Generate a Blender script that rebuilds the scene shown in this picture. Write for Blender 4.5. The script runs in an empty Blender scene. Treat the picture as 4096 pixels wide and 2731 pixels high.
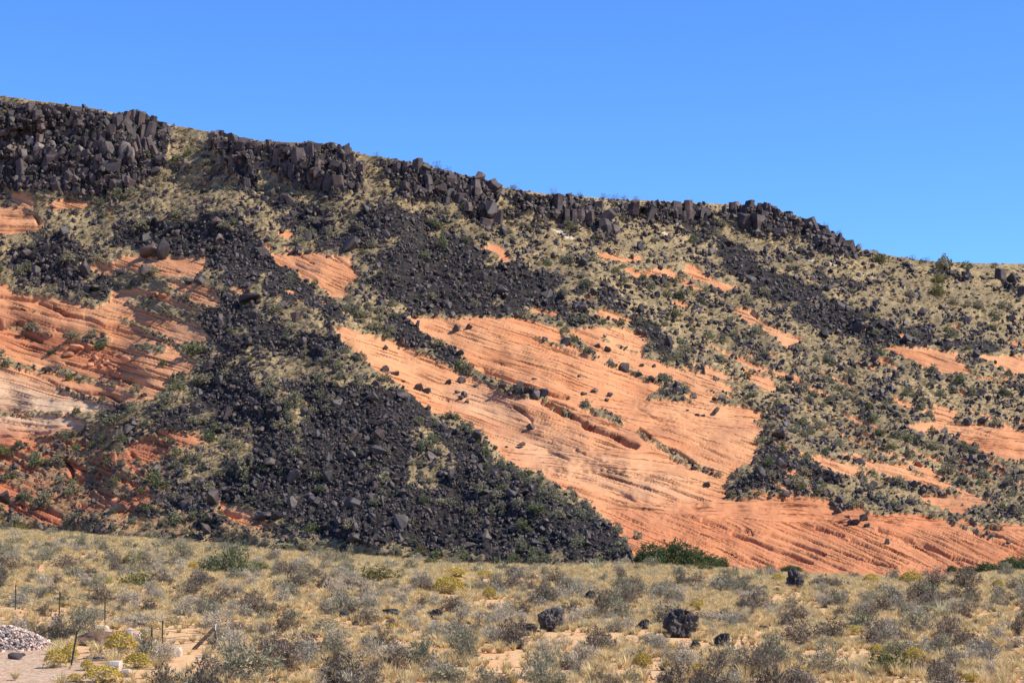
import bpy, bmesh, math, random
import numpy as np
from mathutils import Vector, Euler, noise as mnoise

# ------------------------------------------------------------------ camera, light, exposure
sc = bpy.context.scene
COL = sc.collection
F = 7643.0                       # focal length in photo pixels (photo 4096 x 2731)
CX, CY, YH = 2048.0, 1365.5, 1936.0
CAMZ = 7.8
TH = math.atan((YH - CY) / F)
CT, ST = math.cos(TH), math.sin(TH)

cam_d = bpy.data.cameras.new('camera')
cam_d.sensor_fit = 'HORIZONTAL'
cam_d.sensor_width = 36.0
cam_d.lens = 36.0 * F / 4096.0
cam_d.clip_start = 0.5
cam_d.clip_end = 9000.0
cam = bpy.data.objects.new('camera', cam_d)
cam.location = (0, 0, CAMZ)
cam.rotation_euler = (math.pi / 2 + TH, 0, 0)
COL.objects.link(cam)
sc.camera = cam

SUN_AZ, SUN_EL = math.radians(100), math.radians(48)   # clockwise from the view direction
world = bpy.data.worlds.new('World')
sc.world = world
world.use_nodes = True
wn = world.node_tree.nodes
wl = world.node_tree.links
bg = wn['Background']
sky = wn.new('ShaderNodeTexSky')
sky.sky_type = 'NISHITA'
sky.sun_disc = False
sky.sun_elevation = SUN_EL
sky.sun_rotation = SUN_AZ
sky.altitude = 2200
sky.air_density = 1.0
sky.dust_density = 0.0
sky.ozone_density = 4.0
tint = wn.new('ShaderNodeMix'); tint.data_type = 'RGBA'; tint.blend_type = 'MULTIPLY'
tint.inputs[0].default_value = 1.0; tint.inputs[7].default_value = (0.56, 0.92, 1.42, 1)
wl.new(sky.outputs[0], tint.inputs[6]); wl.new(tint.outputs[2], bg.inputs['Color'])
bg.inputs['Strength'].default_value = 0.10

sun_d = bpy.data.lights.new('sun', 'SUN')
sun_d.energy = 4.2
sun_d.angle = math.radians(0.53)
sun_d.color = (1.0, 0.93, 0.81)
sun = bpy.data.objects.new('sun', sun_d)
sd = Vector((math.sin(SUN_AZ) * math.cos(SUN_EL), math.cos(SUN_AZ) * math.cos(SUN_EL), math.sin(SUN_EL)))
sun.rotation_euler = sd.to_track_quat('Z', 'Y').to_euler()
sun.location = (60, 60, 150)
COL.objects.link(sun)

sc.view_settings.view_transform = 'Standard'
sc.view_settings.look = 'None'
sc.view_settings.exposure = 0.68
sc.view_settings.gamma = 1.0
sc.view_settings.use_curve_mapping = False
sc.cycles.max_bounces = 6
sc.cycles.diffuse_bounces = 3
sc.cycles.transparent_max_bounces = 4

rng = np.random.default_rng(7)
random.seed(7)

# ------------------------------------------------------------------ numpy noise
def _hash(ix, iy, seed):
    n = (ix.astype(np.int64) * 374761393 + iy.astype(np.int64) * 668265263 + seed * 1442695041) & 0xFFFFFFFF
    n = ((n ^ (n >> 13)) * 1274126177) & 0xFFFFFFFF
    n = n ^ (n >> 16)
    return n
def perlin(x, y, seed=0):
    x = np.asarray(x, float); y = np.asarray(y, float)
    x0 = np.floor(x); y0 = np.floor(y)
    fx = x - x0; fy = y - y0
    u = fx * fx * fx * (fx * (fx * 6 - 15) + 10); v = fy * fy * fy * (fy * (fy * 6 - 15) + 10)
    def g(dx, dy):
        a = (_hash(x0 + dx, y0 + dy, seed) % 4096) * (2 * math.pi / 4096)
        return np.cos(a) * (fx - dx) + np.sin(a) * (fy - dy)
    a = g(0, 0) * (1 - u) + g(1, 0) * u
    b = g(0, 1) * (1 - u) + g(1, 1) * u
    return 1.5 * (a * (1 - v) + b * v)
def fbm(x, y, seed=0, o=4):
    r = 0; a = 1.0; s = 0
    for i in range(o):
        r = r + a * perlin(x * 2 ** i, y * 2 ** i, seed + i * 17); s += a; a *= 0.5
    return r / s * 1.4
def sstep(a, b, x):
    t = np.clip((x - a) / (b - a), 0, 1)
    return t * t * (3 - 2 * t)

# ------------------------------------------------------------------ photo pixels <-> world rays
def ray(px, py):
    u = (np.asarray(px, float) - CX) / F; v = (CY - np.asarray(py, float)) / F
    d = CT - v * ST
    return u / d, (ST + v * CT) / d          # x/Y , z/Y
def project(P):
    P = np.atleast_2d(P)
    x, y, z = P[:, 0], P[:, 1], P[:, 2] - CAMZ
    f = y * CT + z * ST
    return CX + F * x / f, CY - F * (z * CT - y * ST) / f

S1 = 1100 / 2352.0; S2 = 1096 / 2352.0
CR = dict(A=(0, 340, S1), B=(1000, 500, S1), C=(2000, 650, S1), D=(3000, 750, S2), E=(0, 1050, S1), F=(0, 1700, S1),
          G=(1000, 1200, S1), H=(1500, 1700, S1), I=(2000, 1350, S1), J=(3000, 1450, S2),
          K=(0, 2100, S1), L=(1000, 2100, S1), M=(2000, 2100, S1), N=(3000, 2100, S2), O=(0, 0, 4096 / 2352.0))
def cp(c, x, y):
    ox, oy, s = CR[c]
    return (ox + x * s, oy + y * s)
def cps(c, pts):
    return [cp(c, x, y) for x, y in pts]

RIDGE = cps('O', [(0,220),(100,234),(200,247),(260,259),(330,262),(380,285),(440,296),(520,309),(600,325),(680,328),(770,331),(800,343),(830,354),(900,366),(960,376),(1040,398),(1100,412),(1150,428),(1180,436),(1260,446),(1300,449),(1400,458),(1500,461),(1600,467),(1700,470),(1770,473),(1800,487),(1850,503),(1890,522),(1940,551),(1975,573),(2050,588),(2120,599),(2200,604),(2352,606)])
RX = np.array([-2600, -800] + [p[0] for p in RIDGE] + [4900, 6800]); RY = np.array([330, 360] + [p[1] for p in RIDGE] + [1120, 1250])
BX = np.array([-2600,0,300,600,1100,1500,1800,2100,2500,2800,3100,3400,3600,3800,4096,6800])
BY = np.array([2110,2125,2140,2160,2195,2225,2250,2262,2268,2285,2300,2312,2318,2310,2285,2290])
def ridge_y(px): return np.interp(px, RX, RY)
def base_y(px): return np.interp(px, BX, BY)
def base_d(px): return np.interp(px, [-2600, 0, 1500, 2600, 4096, 6800], [262, 238, 210, 196, 194, 200])

# ------------------------------------------------------------------ maps on a regular pixel grid
G0X, G1X, G0Y, G1Y, GS = -1600, 5704, 296, 2360, 4
gx = np.arange(G0X, G1X, GS).astype(float); gy = np.arange(G0Y, G1Y, GS).astype(float)
GX, GY = np.meshgrid(gx, gy)
def raster(poly, out=None, val=1.0):
    m = np.zeros(GX.shape, np.float32) if out is None else out
    p = np.array(poly)
    x0 = max(0, int((p[:, 0].min() - G0X) / GS) - 1); x1 = min(len(gx), int((p[:, 0].max() - G0X) / GS) + 2)
    y0 = max(0, int((p[:, 1].min() - G0Y) / GS) - 1); y1 = min(len(gy), int((p[:, 1].max() - G0Y) / GS) + 2)
    if x1 <= x0 or y1 <= y0: return m
    X = GX[y0:y1, x0:x1]; Y = GY[y0:y1, x0:x1]
    ins = np.zeros(X.shape, bool); n = len(p)
    for i in range(n):
        xa, ya = p[i]; xb, yb = p[(i + 1) % n]
        if ya == yb: continue
        c = ((ya > Y) != (yb > Y)) & (X < (xb - xa) * (Y - ya) / (yb - ya) + xa)
        ins ^= c
    m[y0:y1, x0:x1][ins] = val
    return m
def rasters(lst, val=1.0, out=None):
    m = np.zeros(GX.shape, np.float32) if out is None else out
    for c, pts in lst: raster(cps(c, pts), m, val)
    return m
def line_dist(pts, pad=60):
    """distance (px) to a polyline near it, with signed side"""
    D = np.full(GX.shape, 1e6)
    p = np.array(pts)
    x0 = max(0, int((p[:, 0].min() - pad - G0X) / GS)); x1 = min(len(gx), int((p[:, 0].max() + pad - G0X) / GS) + 1)
    y0 = max(0, int((p[:, 1].min() - pad - G0Y) / GS)); y1 = min(len(gy), int((p[:, 1].max() + pad - G0Y) / GS) + 1)
    return D, (x0, x1, y0, y1)
def blur(a, s):
    r = int(3 * s / 1) + 1
    k = np.exp(-0.5 * (np.arange(-r, r + 1) / s) ** 2); k /= k.sum()
    def b1(m):
        c = np.pad(m, ((0, 0), (r, r)), mode='edge')
        n = m.shape[1] + 2 * r
        L = 1 << int(math.ceil(math.log2(n + len(k))))
        f = np.fft.irfft(np.fft.rfft(c, L, axis=1) * np.fft.rfft(k, L)[None, :], L, axis=1)
        return f[:, 2 * r:2 * r + m.shape[1]]
    return b1(b1(a.astype(float)).T).T
def samp(m, px, py):
    fx = np.clip((np.asarray(px, float) - G0X) / GS, 0, len(gx) - 1.001); fy = np.clip((np.asarray(py, float) - G0Y) / GS, 0, len(gy) - 1.001)
    ix = fx.astype(int); iy = fy.astype(int); tx = fx - ix; ty = fy - iy
    return (m[iy, ix] * (1 - tx) + m[iy, ix + 1] * tx) * (1 - ty) + (m[iy + 1, ix] * (1 - tx) + m[iy + 1, ix + 1] * tx) * ty

SAND = [
 ('A', [(90,925),(250,930),(300,1000),(310,1040),(180,1050),(90,1000)]),
 ('A', [(380,1010),(460,1000),(520,975),(640,980),(820,1030),(700,1060),(480,1075),(400,1040)]),
 ('A', [(-200,1030),(170,1045),(290,1100),(400,1190),(330,1240),(180,1280),(-200,1265)]),
 ('A', [(890,1060),(960,1060),(950,1110),(890,1105)]),
 ('A', [(940,1535),(1060,1455),(1380,1472),(1790,1480),(1725,1570),(940,1570)]),
 ('E', [(930,-10),(1750,-10),(1750,30),(1740,60),(1700,130),(1560,130),(1400,115),(1330,95),(1150,90),(1070,50)]),
 ('A', [(680,1530),(760,1505),(870,1565),(700,1565)]), ('E', [(680,-5),(860,0),(1000,90),(880,110),(760,60)]),
 ('E', [(1400,150),(1480,150),(1600,185),(1800,210),(1850,260),(1900,350),(1800,385),(1690,350),(1640,320),(1540,260),(1450,200)]),
 ('E', [(1960,215),(2080,220),(2150,280),(2080,290),(2000,240)]),
 ('E', [(-300,150),(70,190),(100,250),(300,290),(480,300),(640,350),(800,390),(940,330),(950,250),(1050,230),(1280,240),(1470,270),(1480,310),(1560,340),(1740,430),(1700,450),(1600,430),(1660,520),(1750,600),(1820,655),(1720,675),(1560,690),(1500,720),(1600,790),(1680,870),(1640,940),(1480,960),(1460,1030),(1400,1080),(1340,1170),(1200,1190),(1050,1190),(1030,1240),(900,1285),(520,1290),(740,1370),(700,1440),(420,1480),(-300,1530)]),
 ('F', [(-200,120),(560,115),(500,150),(-200,180)]),
 ('F', [(1060,190),(1250,120),(1480,160),(1460,210),(1380,290),(1280,330),(1120,290),(1100,230)]),
 ('F', [(1330,60),(1480,45),(1600,70),(1780,120),(1750,160),(1560,180),(1480,150),(1360,100)]),
 ('F', [(70,660),(380,690),(650,820),(500,865),(380,830),(50,730)]),
 ('F', [(1850,650),(1920,650),(1980,700),(1900,720)]), ('F', [(1820,710),(1960,720),(2100,710),(2170,760),(2130,800),(2352,850),(2352,885),(2230,885),(2080,850),(1900,775)]),
 ('F', [(930,620),(1020,610),(1020,660),(940,660)]), ('F', [(640,680),(860,690),(900,730),(760,740)]), ('F', [(1080,680),(1180,700),(1130,755),(970,755)]),
 ('B', [(160,1115),(420,1095),(560,1080),(700,1100),(880,1130),(880,1230),(950,1280),(870,1350),(820,1400),(860,1440),(790,1490),(700,1480),(640,1420),(560,1360),(430,1300),(400,1250),(240,1190)]),
 ('B', [(90,1020),(180,1020),(200,1080),(140,1070)]), ('B', [(230,920),(320,900),(380,940),(330,970),(240,950)]), ('B', [(290,1050),(420,1060),(400,1080),(300,1080)]),
 ('B', [(1900,1020),(2050,1060),(2030,1010),(2150,1030),(2180,1080),(2250,1150),(2150,1165),(2110,1100),(1950,1060)]), ('B', [(1900,905),(1950,930),(1910,940)]),
 ('B', [(290,1410),(390,1420),(380,1450),(300,1430)]), ('B', [(370,1490),(440,1500),(430,1520)]), ('B', [(600,1505),(720,1535),(610,1530)]),
 ('C', [(820,770),(930,780),(1040,800),(1200,800),(1230,840),(1050,850),(940,840),(870,820)]),
 ('C', [(1050,900),(1110,900),(1180,940),(1220,930),(1340,900),(1440,910),(1560,970),(1660,1040),(1780,1080),(1760,1100),(1600,1060),(1420,990),(1280,970),(1180,990),(1100,950)]),
 ('C', [(1590,860),(1680,880),(1750,960),(1860,1010),(2040,1060),(2030,1090),(1950,1090),(1900,1105),(1780,1030),(1660,1000),(1540,920),(1600,910)]),
 ('C', [(690,1130),(780,1150),(830,1180),(780,1190),(710,1160)]), ('C', [(1470,1190),(1540,1180),(1640,1230),(1580,1240),(1490,1220)]),
 ('C', [(1960,1250),(2100,1240),(2180,1300),(2260,1340),(2330,1400),(2352,1500),(2330,1490),(2250,1400),(2130,1380),(2040,1350),(2080,1310)]),
 ('C', [(260,1240),(400,1265),(510,1280),(480,1320),(420,1310),(340,1300),(290,1290)]),
 ('C', [(820,1270),(900,1250),(1000,1290),(1110,1330),(1120,1380),(1000,1370),(900,1340),(830,1300)]),
 ('D', [(0,1040),(60,1100),(130,1150),(220,1190),(300,1240),(460,1300),(440,1330),(370,1350),(330,1390),(300,1370),(170,1260),(60,1180),(-60,1150)]),
 ('D', [(0,1410),(80,1440),(0,1450)]),
 ('D', [(1100,1345),(1230,1360),(1500,1375),(1700,1400),(1900,1430),(2100,1440),(2600,1440),(2600,1640),(2350,1640),(2150,1561),(2080,1500),(1960,1450),(1770,1430),(1800,1480),(1900,1570),(1840,1600),(1600,1590),(1520,1561),(1400,1480),(1260,1430),(1150,1370)]),
 ('D', [(1500,1110),(1600,1160),(1700,1180),(1800,1180),(1840,1210),(1780,1210),(1650,1180),(1550,1150)]),
 ('D', [(1230,1240),(1300,1250),(1440,1300),(1330,1290)]), ('D', [(900,1255),(970,1260),(910,1270)]), ('D', [(2170,1310),(2500,1340),(2500,1380),(2250,1360)]),
 # large slab: upper part, ledge above the shrub line, lower part
 ('I', [(-808,-181),(-640,-168),(-430,-165),(-280,-180),(-60,-180),(0,-165),(200,-165),(400,-110),(560,-60),(720,-85),(830,-80),(940,-90),(1120,-70),(1250,-10),(1300,30),(1220,80),(1220,170),(1380,190),(1400,235),(1600,285),(1770,335),(1910,375),(1970,430),(2010,470),(1880,470),(1720,430),(1820,540),(1880,570),(2000,580),(2130,590),(2240,640),(2250,700),(2140,715),(2250,760),(2250,800),(2190,880),(2190,970),(2150,1080),(2020,1120),(2010,1160),(1950,1180),(2000,1220),(1900,1260),(1960,1300),(1940,1360),(1920,1390),(2140,1370),(2340,1345),(2500,1330),
        (2700,1360),(2900,1400),(2960,1420),(3100,1440),(3140,1500),(3540,1505),(3760,1540),(4000,1560),(4800,1620),(4800,2060),(1100,2060),(1150,1850),
        (910,1560),(780,1440),(660,1340),(490,1270),(350,1160),(130,1100),(10,1010),(-70,910),(-240,760),(-380,680),(-440,680),(-580,650),(-660,580),(-740,510),(-810,440),(-970,340),(-1100,250),(-1180,190),(-1400,-30),(-1430,-110),(-1280,-80),(-1140,-30),(-990,0),(-860,50),(-760,100),(-990,-50),(-1010,-110),(-940,-230)]),
 ('J', [(500,810),(590,790),(700,830),(870,880),(950,920),(1000,980),(960,990),(820,960),(700,930),(560,850)]),
 ('J', [(820,815),(950,830),(1100,850),(1280,870),(1400,890),(1380,910),(1420,960),(1500,990),(1620,1020),(1700,1060),(1690,1100),(1500,1060),(1200,1010),(1080,930),(980,900),(870,860)]),
 ('J', [(1350,560),(1430,510),(1700,530),(1740,520),(1900,520),(2050,530),(2200,570),(2700,620),(2700,900),(2150,820),(1990,760),(1900,700),(1760,650),(1700,610),(1560,590),(1420,580)]),
 ('J', [(1450,420),(1600,400),(1800,410),(1760,470),(1740,500),(1640,520),(1560,470)]), ('J', [(1180,280),(1260,300),(1440,370),(1400,390),(1280,370)]),
 ('J', [(130,60),(300,80),(420,120),(460,180),(560,220),(700,270),(760,300),(730,310),(560,270),(500,230),(380,160),(200,110)]),
 ('J', [(-80,40),(0,90),(100,150),(220,190),(230,250),(140,250),(60,200),(0,160)]), ('J', [(-60,400),(0,400),(90,430),(110,510),(0,500)]),
 ('J', [(1450,1110),(1560,1130),(1700,1130),(1900,1140),(2050,1170),(2200,1180),(2100,1200),(1900,1230),(1840,1300),(1780,1300),(1600,1240),(1480,1180)]),
 ('J', [(2010,60),(2200,130),(2500,210),(2200,150),(2080,100)]),
 # orange ledges upper right of the slab
 ('I', [(1560,60),(1700,80),(1760,150),(1680,110)]), ('I', [(1960,130),(2100,180),(2200,250),(2352,300),(2352,330),(2200,290),(2050,220)]), ('I', [(2060,250),(2352,360),(2352,470),(2200,380),(2100,320)]),
 ('I', [(2040,80),(2180,150),(2100,140)]),
]
NOSAND = [
 ('G', [(1190,90),(1310,130),(1420,220),(1500,290),(1600,340),(1720,390),(1800,460),(1900,560),(2000,640),(2200,720),(2352,780),(2352,835),(2200,795),(2120,760),(1900,655),(1740,590),(1600,515),(1380,425),(1290,375),(1150,300),(1140,200)]),
 ('I', [(0,400),(100,420),(300,450),(410,480),(400,530),(200,510),(0,480)]),
 ('I', [(540,-30),(640,-20),(760,80),(860,170),(770,150),(620,60),(520,40)]),
 ('I', [(1340,320),(1440,340),(1540,380),(1620,450),(1690,510),(1650,545),(1560,545),(1400,520),(1270,520),(1270,470),(1350,460),(1380,410),(1320,370)]),
 ('I', [(600,565),(800,600),(950,640),(1080,750),(1050,755),(880,680),(760,620)]),
 ('I', [(1700,430),(1790,440),(1950,490),(1990,560),(1870,560),(1790,490)]),
 ('J', [(680,1170),(830,1160),(900,1240),(830,1260),(760,1280),(720,1230)]),
 ('J', [(1880,1350),(2050,1370),(2200,1410),(2150,1420),(1950,1390)]),
 ('E', [(540,590),(700,600),(800,640),(900,620),(960,660),(880,720),(740,690),(620,680)]),
 ('E', [(1100,690),(1300,700),(1430,720),(1400,780),(1200,760)]),
 ('E', [(1180,290),(1300,300),(1420,350),(1600,420),(1640,520),(1500,480),(1300,440),(1180,400),(1060,330)]),
 ('E', [(0,560),(120,540),(420,590),(480,640),(300,610),(130,590)]),
 ('I', [(1220,60),(1380,100),(1420,190),(1230,180)]),
]
STRIPS = [  # vegetation growing along joints in the rock: crop, points, half width px
 ('E', [(0,850),(200,890),(460,930),(700,990),(980,1060)], 7), ('E', [(500,1070),(720,1150),(930,1210),(1060,1235)], 7),
 ('E', [(1040,480),(1140,520),(1300,610),(1500,690)], 8), ('E', [(-100,1290),(250,1285),(520,1290)], 8), ('E', [(0,790),(120,860)], 8),
 ('E', [(1080,1090),(1240,1150)], 8), ('I', [(440,600),(520,620),(600,650)], 4), ('I', [(1180,800),(1260,870),(1400,930),(1560,1040)], 5), ('I', [(300,0),(400,40),(560,70)], 4),
 ('I', [(1460,1000),(1640,1090),(1800,1150)], 5), ('I', [(880,0),(1050,80),(1250,170)], 3), ('J', [(840,850),(950,900),(1050,950),(1200,1010)], 8),
 ('I', [(900,210),(1000,240)], 5), ('J', [(1200,1010),(1400,1040),(1500,1090)], 4), ('I', [(1110,290),(1200,330),(1300,380)], 5),
 ('J', [(1700,1350),(1900,1430),(2100,1500)], 4), ('E', [(480,900),(640,960),(720,1000)], 8),
]
TALUS = [ # dense boulder fields (photo overview coordinates unless noted), density
 (1.0, 'O', [(450,880),(560,900),(640,880),(760,872),(900,890),(955,930),(945,1000),(960,1060),(1060,1080),(1150,1100),(1250,1150),(1330,1200),(1490,1230),(1500,1292),(1400,1285),(1250,1283),(1150,1285),(1000,1275),(850,1255),(760,1240),(700,1220),(690,1190),(620,1190),(550,1150),(460,1150),(440,1110),(560,1060),(580,1020),(560,960),(430,930)]),
 (0.95, 'O', [(900,830),(950,900),(1000,960),(1090,1000),(1150,1060),(1250,1110),(1340,1165),(1490,1240),(1330,1210),(1230,1150),(1080,1080),(1010,1020),(960,960)]),
 (0.9, 'O', [(450,800),(520,800),(590,850),(580,910),(450,890)]),
 (0.95, 'O', [(430,470),(540,480),(620,560),(640,600),(720,660),(800,720),(790,750),(700,700),(640,690),(560,640),(500,600),(480,590),(470,540)]),
 (0.95, 'O', [(250,510),(350,505),(480,520),(500,590),(560,640),(580,700),(490,640),(470,590),(360,590),(250,570)]),
 (0.95, 'O', [(0,600),(60,560),(160,530),(210,590),(260,650),(240,705),(180,690),(100,660),(30,640)]),
 (1.0, 'O', [(855,600),(960,580),(1060,600),(1150,620),(1200,650),(1280,690),(1390,745),(1300,750),(1220,720),(1130,735),(980,725),(890,700),(855,650)]),
 (0.85, 'O', [(680,530),(800,520),(830,470),(900,460),(1000,500),(1080,540),(1180,600),(1300,640),(1320,700),(1200,650),(1060,600),(960,580),(850,590),(820,580),(690,580)]),
 (0.8, 'O', [(600,440),(740,470),(800,530),(680,560),(610,500)]),
 (0.9, 'O', [(480,660),(560,700),(640,740),(760,780),(880,820),(900,860),(780,830),(620,830),(480,790),(450,740)]),
 (0.95, 'O', [(1640,560),(1720,570),(1780,620),(1870,665),(1950,700),(2080,740),(2200,780),(2335,805),(2310,822),(2100,800),(1960,790),(1850,750),(1760,690),(1660,620)]),
 (0.8, 'O', [(1440,690),(1500,740),(1560,790),(1640,850),(1580,860),(1500,800),(1430,740)]),
 (0.85, 'O', [(1600,895),(1700,905),(1775,950),(1770,1010),(1840,1050),(1950,1090),(1930,1130),(1850,1135),(1700,1140),(1660,1115),(1740,1060),(1750,960)]),
 (0.8, 'O', [(1470,890),(1540,870),(1600,910),(1590,920),(1480,912)]),
 (1.0, 'G', [(1190,90),(1310,130),(1420,220),(1500,290),(1600,340),(1720,390),(1800,460),(1740,580),(1600,515),(1380,425),(1290,375),(1150,300),(1140,200)]),
 (0.7, 'G', [(1740,560),(1900,640),(2130,740),(2352,790),(2352,835),(2120,770),(1900,670)]),
 (0.75, 'I', [(0,410),(300,450),(410,480),(400,525),(200,505),(0,470)]), (0.9, 'I', [(830,620),(960,640),(1080,750),(1050,755),(880,680)]),
 (0.85, 'O', [(1520,470),(1640,480),(1700,590),(1640,600)]), (0.6, 'O', [(1800,560),(1960,640),(2060,720),(1900,660)]),
 (0.75, 'O', [(180,880),(340,950),(420,930),(560,950),(560,1000),(430,1010),(330,1000),(230,990)]),
 (0.6, 'O', [(330,1090),(440,1080),(560,1170),(700,1230),(520,1235),(400,1200),(330,1150)]),
 (0.7, 'O', [(1230,620),(1400,640),(1470,720),(1380,720)]), (0.6, 'O', [(2190,930),(2352,930),(2352,1000),(2230,980)]),
 (0.65, 'O', [(1900,850),(2010,870),(2100,930),(1990,930)]), (0.6, 'O', [(2060,800),(2250,850),(2352,900),(2300,900),(2150,850)]),
 (0.7, 'D', [(1900,1020),(2000,1050),(2200,1140),(2080,1110)]), (0.8, 'D', [(2130,770),(2230,790),(2310,890),(2230,880)]),
]
CLIFF = [
 ('O', [(-400,232),(100,240),(255,262),(300,262),(340,262),(385,290),(392,330),(380,380),(310,440),(230,455),(100,440),(-400,440)]),
 ('O', [(480,318),(600,330),(600,370),(590,450),(560,430),(520,380)]),
 ('O', [(610,335),(770,331),(808,350),(838,400),(835,440),(760,450),(700,440),(620,390)]),
 ('O', [(870,368),(960,376),(1050,402),(1110,420),(1160,440),(1140,470),(1142,528),(1080,520),(1070,470),(1000,470),(930,450),(880,400)]),
 ('O', [(1190,452),(1300,455),(1370,470),(1425,540),(1400,560),(1330,520),(1240,500),(1180,480)]),
 ('O', [(1410,475),(1500,470),(1600,466),(1640,500),(1600,520),(1480,510),(1430,500)]),
 ('O', [(1680,475),(1770,473),(1800,487),(1850,503),(1890,522),(1940,551),(1980,600),(1900,590),(1830,545),(1760,540),(1690,510)]),
 ('O', [(2140,600),(2200,625),(2250,660),(2180,640)]), ('O', [(2290,640),(2352,665),(2352,690),(2310,670)]),
]
GRASSY = [ # straw openings inside the rock fields
 ('O', [(560,800),(660,810),(760,850),(880,850),(860,880),(700,880),(620,870),(580,840)]),
 ('O', [(955,960),(1000,1010),(1010,1100),(980,1150),(940,1100),(950,1010)]), ('O', [(640,900),(700,930),(690,1010),(660,980)]),
 ('O', [(700,720),(800,750),(780,770),(680,745)]), ('O', [(330,330),(420,310),(560,440),(620,520),(600,500),(480,450),(400,440)]),
 ('O', [(840,400),(920,440),(880,470),(800,450)]), ('O', [(1140,1090),(1160,1130),(1130,1130)]),
]
mask_sand = rasters(SAND)
rasters(NOSAND, 0.0, mask_sand)
def seg_d(pts):
    p = np.array(pts); pad = 60
    x0 = max(0, int((p[:, 0].min() - pad - G0X) / GS)); x1 = min(len(gx), int((p[:, 0].max() + pad - G0X) / GS) + 1)
    y0 = max(0, int((p[:, 1].min() - pad - G0Y) / GS)); y1 = min(len(gy), int((p[:, 1].max() + pad - G0Y) / GS) + 1)
    X = GX[y0:y1, x0:x1]; Y = GY[y0:y1, x0:x1]
    d = np.full(X.shape, 1e6)
    for (xa, ya), (xb, yb) in zip(p[:-1], p[1:]):
        L2 = (xb - xa) ** 2 + (yb - ya) ** 2
        t = np.clip(((X - xa) * (xb - xa) + (Y - ya) * (yb - ya)) / L2, 0, 1)
        d = np.minimum(d, np.hypot(X - xa - t * (xb - xa), Y - ya - t * (yb - ya)))
    return d, (slice(y0, y1), slice(x0, x1))
for c, pts, w in STRIPS:
    d, sl = seg_d(cps(c, pts))
    m = mask_sand[sl]; m[d < w + 3 * perlin(GX[sl] / 25, GY[sl] / 25, 5)] = 0
# outside the frame the same mosaic goes on
outf = (GX < -40) | (GX > 4140)
vsl = (GY - 0.33 * GX)
nn = fbm(GX / 520, vsl / 150, 31, 3)
strk = fbm((GX) / 300, (GY - .40 * GX) / 24, 401, 3)
mask_sand[(strk > 0.34) & (GX > 2650) & (GY > 1330 + .12 * (GX - 2650)) & (GY < 2000)] = 1
lowl = raster(cps('F', [(-300,140),(560,120),(1050,200),(1300,400),(1350,560),(1230,700),(900,760),(640,650),(300,640),(-300,560)]))
strk2 = fbm(GX / 130, (GY - .35 * GX) / 26, 402, 3)
mask_sand[(lowl > 0) & (strk2 > 0.02)] = 1
mask_sand[outf & (nn > 0.12) & (GY > 1150)] = 1
mask_tal = np.zeros(GX.shape, np.float32)
for dns, c, pts in TALUS:
    m = raster(cps(c, pts)); mask_tal = np.maximum(mask_tal, m * dns)
rasters(GRASSY, 0.12, mask_tal)
mask_tal[outf & (fbm(GX / 420, vsl / 200, 77, 3) > 0.15)] = 0.9
mask_tal_raw = mask_tal
mask_cliff = rasters(CLIFF)
mask_cliff[GY < ridge_y(GX) + 2] = 0
RED = rasters([('F', [(-300,-40),(560,60),(1500,40),(1800,120),(1500,330),(1400,560),(1250,760),(2352,800),(2352,900),(700,900),(-300,900)]),
   ('E', [(-300,500),(500,560),(1100,800),(1100,960),(500,800),(-300,640)])])
RED = blur(RED, 8)
LOWR = blur(rasters([('I', [(910,1420),(1500,1400),(2352,1340),(4800,1500),(4800,2060),(1000,2060)])]), 6)
PALE = blur(rasters([('E', [(-300,930),(120,980),(500,1090),(760,1150),(1060,1240),(740,1370),(700,1440),(420,1480),(-300,1500)])]), 7)
PALE2 = blur(rasters([('I', [(-500,480),(-300,400),(0,470),(300,620),(260,700),(0,700),(-300,600)]), ('I', [(0,850),(400,840),(800,1000),(1500,1200),(1900,1340),(1300,1390),(800,1150),(200,1060)]),('A',[(1060,1450),(1790,1480),(1700,1530),(1100,1530)]),
   ('B', [(400,1090),(880,1130),(860,1180),(420,1150)])]), 12)
VARN = blur(rasters([('I', [(950,760),(1180,790),(1230,850),(1130,900),(1000,840)]), ('I', [(1240,770),(1500,775),(1560,800),(1400,850),(1300,840)]), ('I', [(1700,760),(2000,735),(2200,760),(2260,790),(2050,800),(1900,810),(1750,790)]),
   ('I', [(0,770),(300,775),(520,830),(700,870),(400,860),(100,830),(-300,800)]), ('I', [(420,560),(560,600),(900,720),(900,780),(560,650)]), ('I', [(980,520),(1280,505),(1250,540),(1100,550)]),
   ('E', [(-300,390),(180,400),(330,500),(200,530),(-300,500)]), ('F', [(1060,180),(1230,120),(1200,200),(1350,240),(1200,260),(1100,230)]), ('E', [(-300,1150),(200,1170),(300,1240),(-300,1270)])]), 5)
WHITE = rasters([('C', [(430,575),(530,580),(560,620),(660,655),(600,662),(500,615)]), ('C', [(1370,610),(1420,612),(1510,662),(1400,640)]), ('D', [(450,595),(520,610),(600,640),(520,630)]), ('D', [(640,625),(700,655),(840,690),(700,680)]), ('D', [(1260,830),(1350,870),(1290,860)]),
   ])

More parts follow.
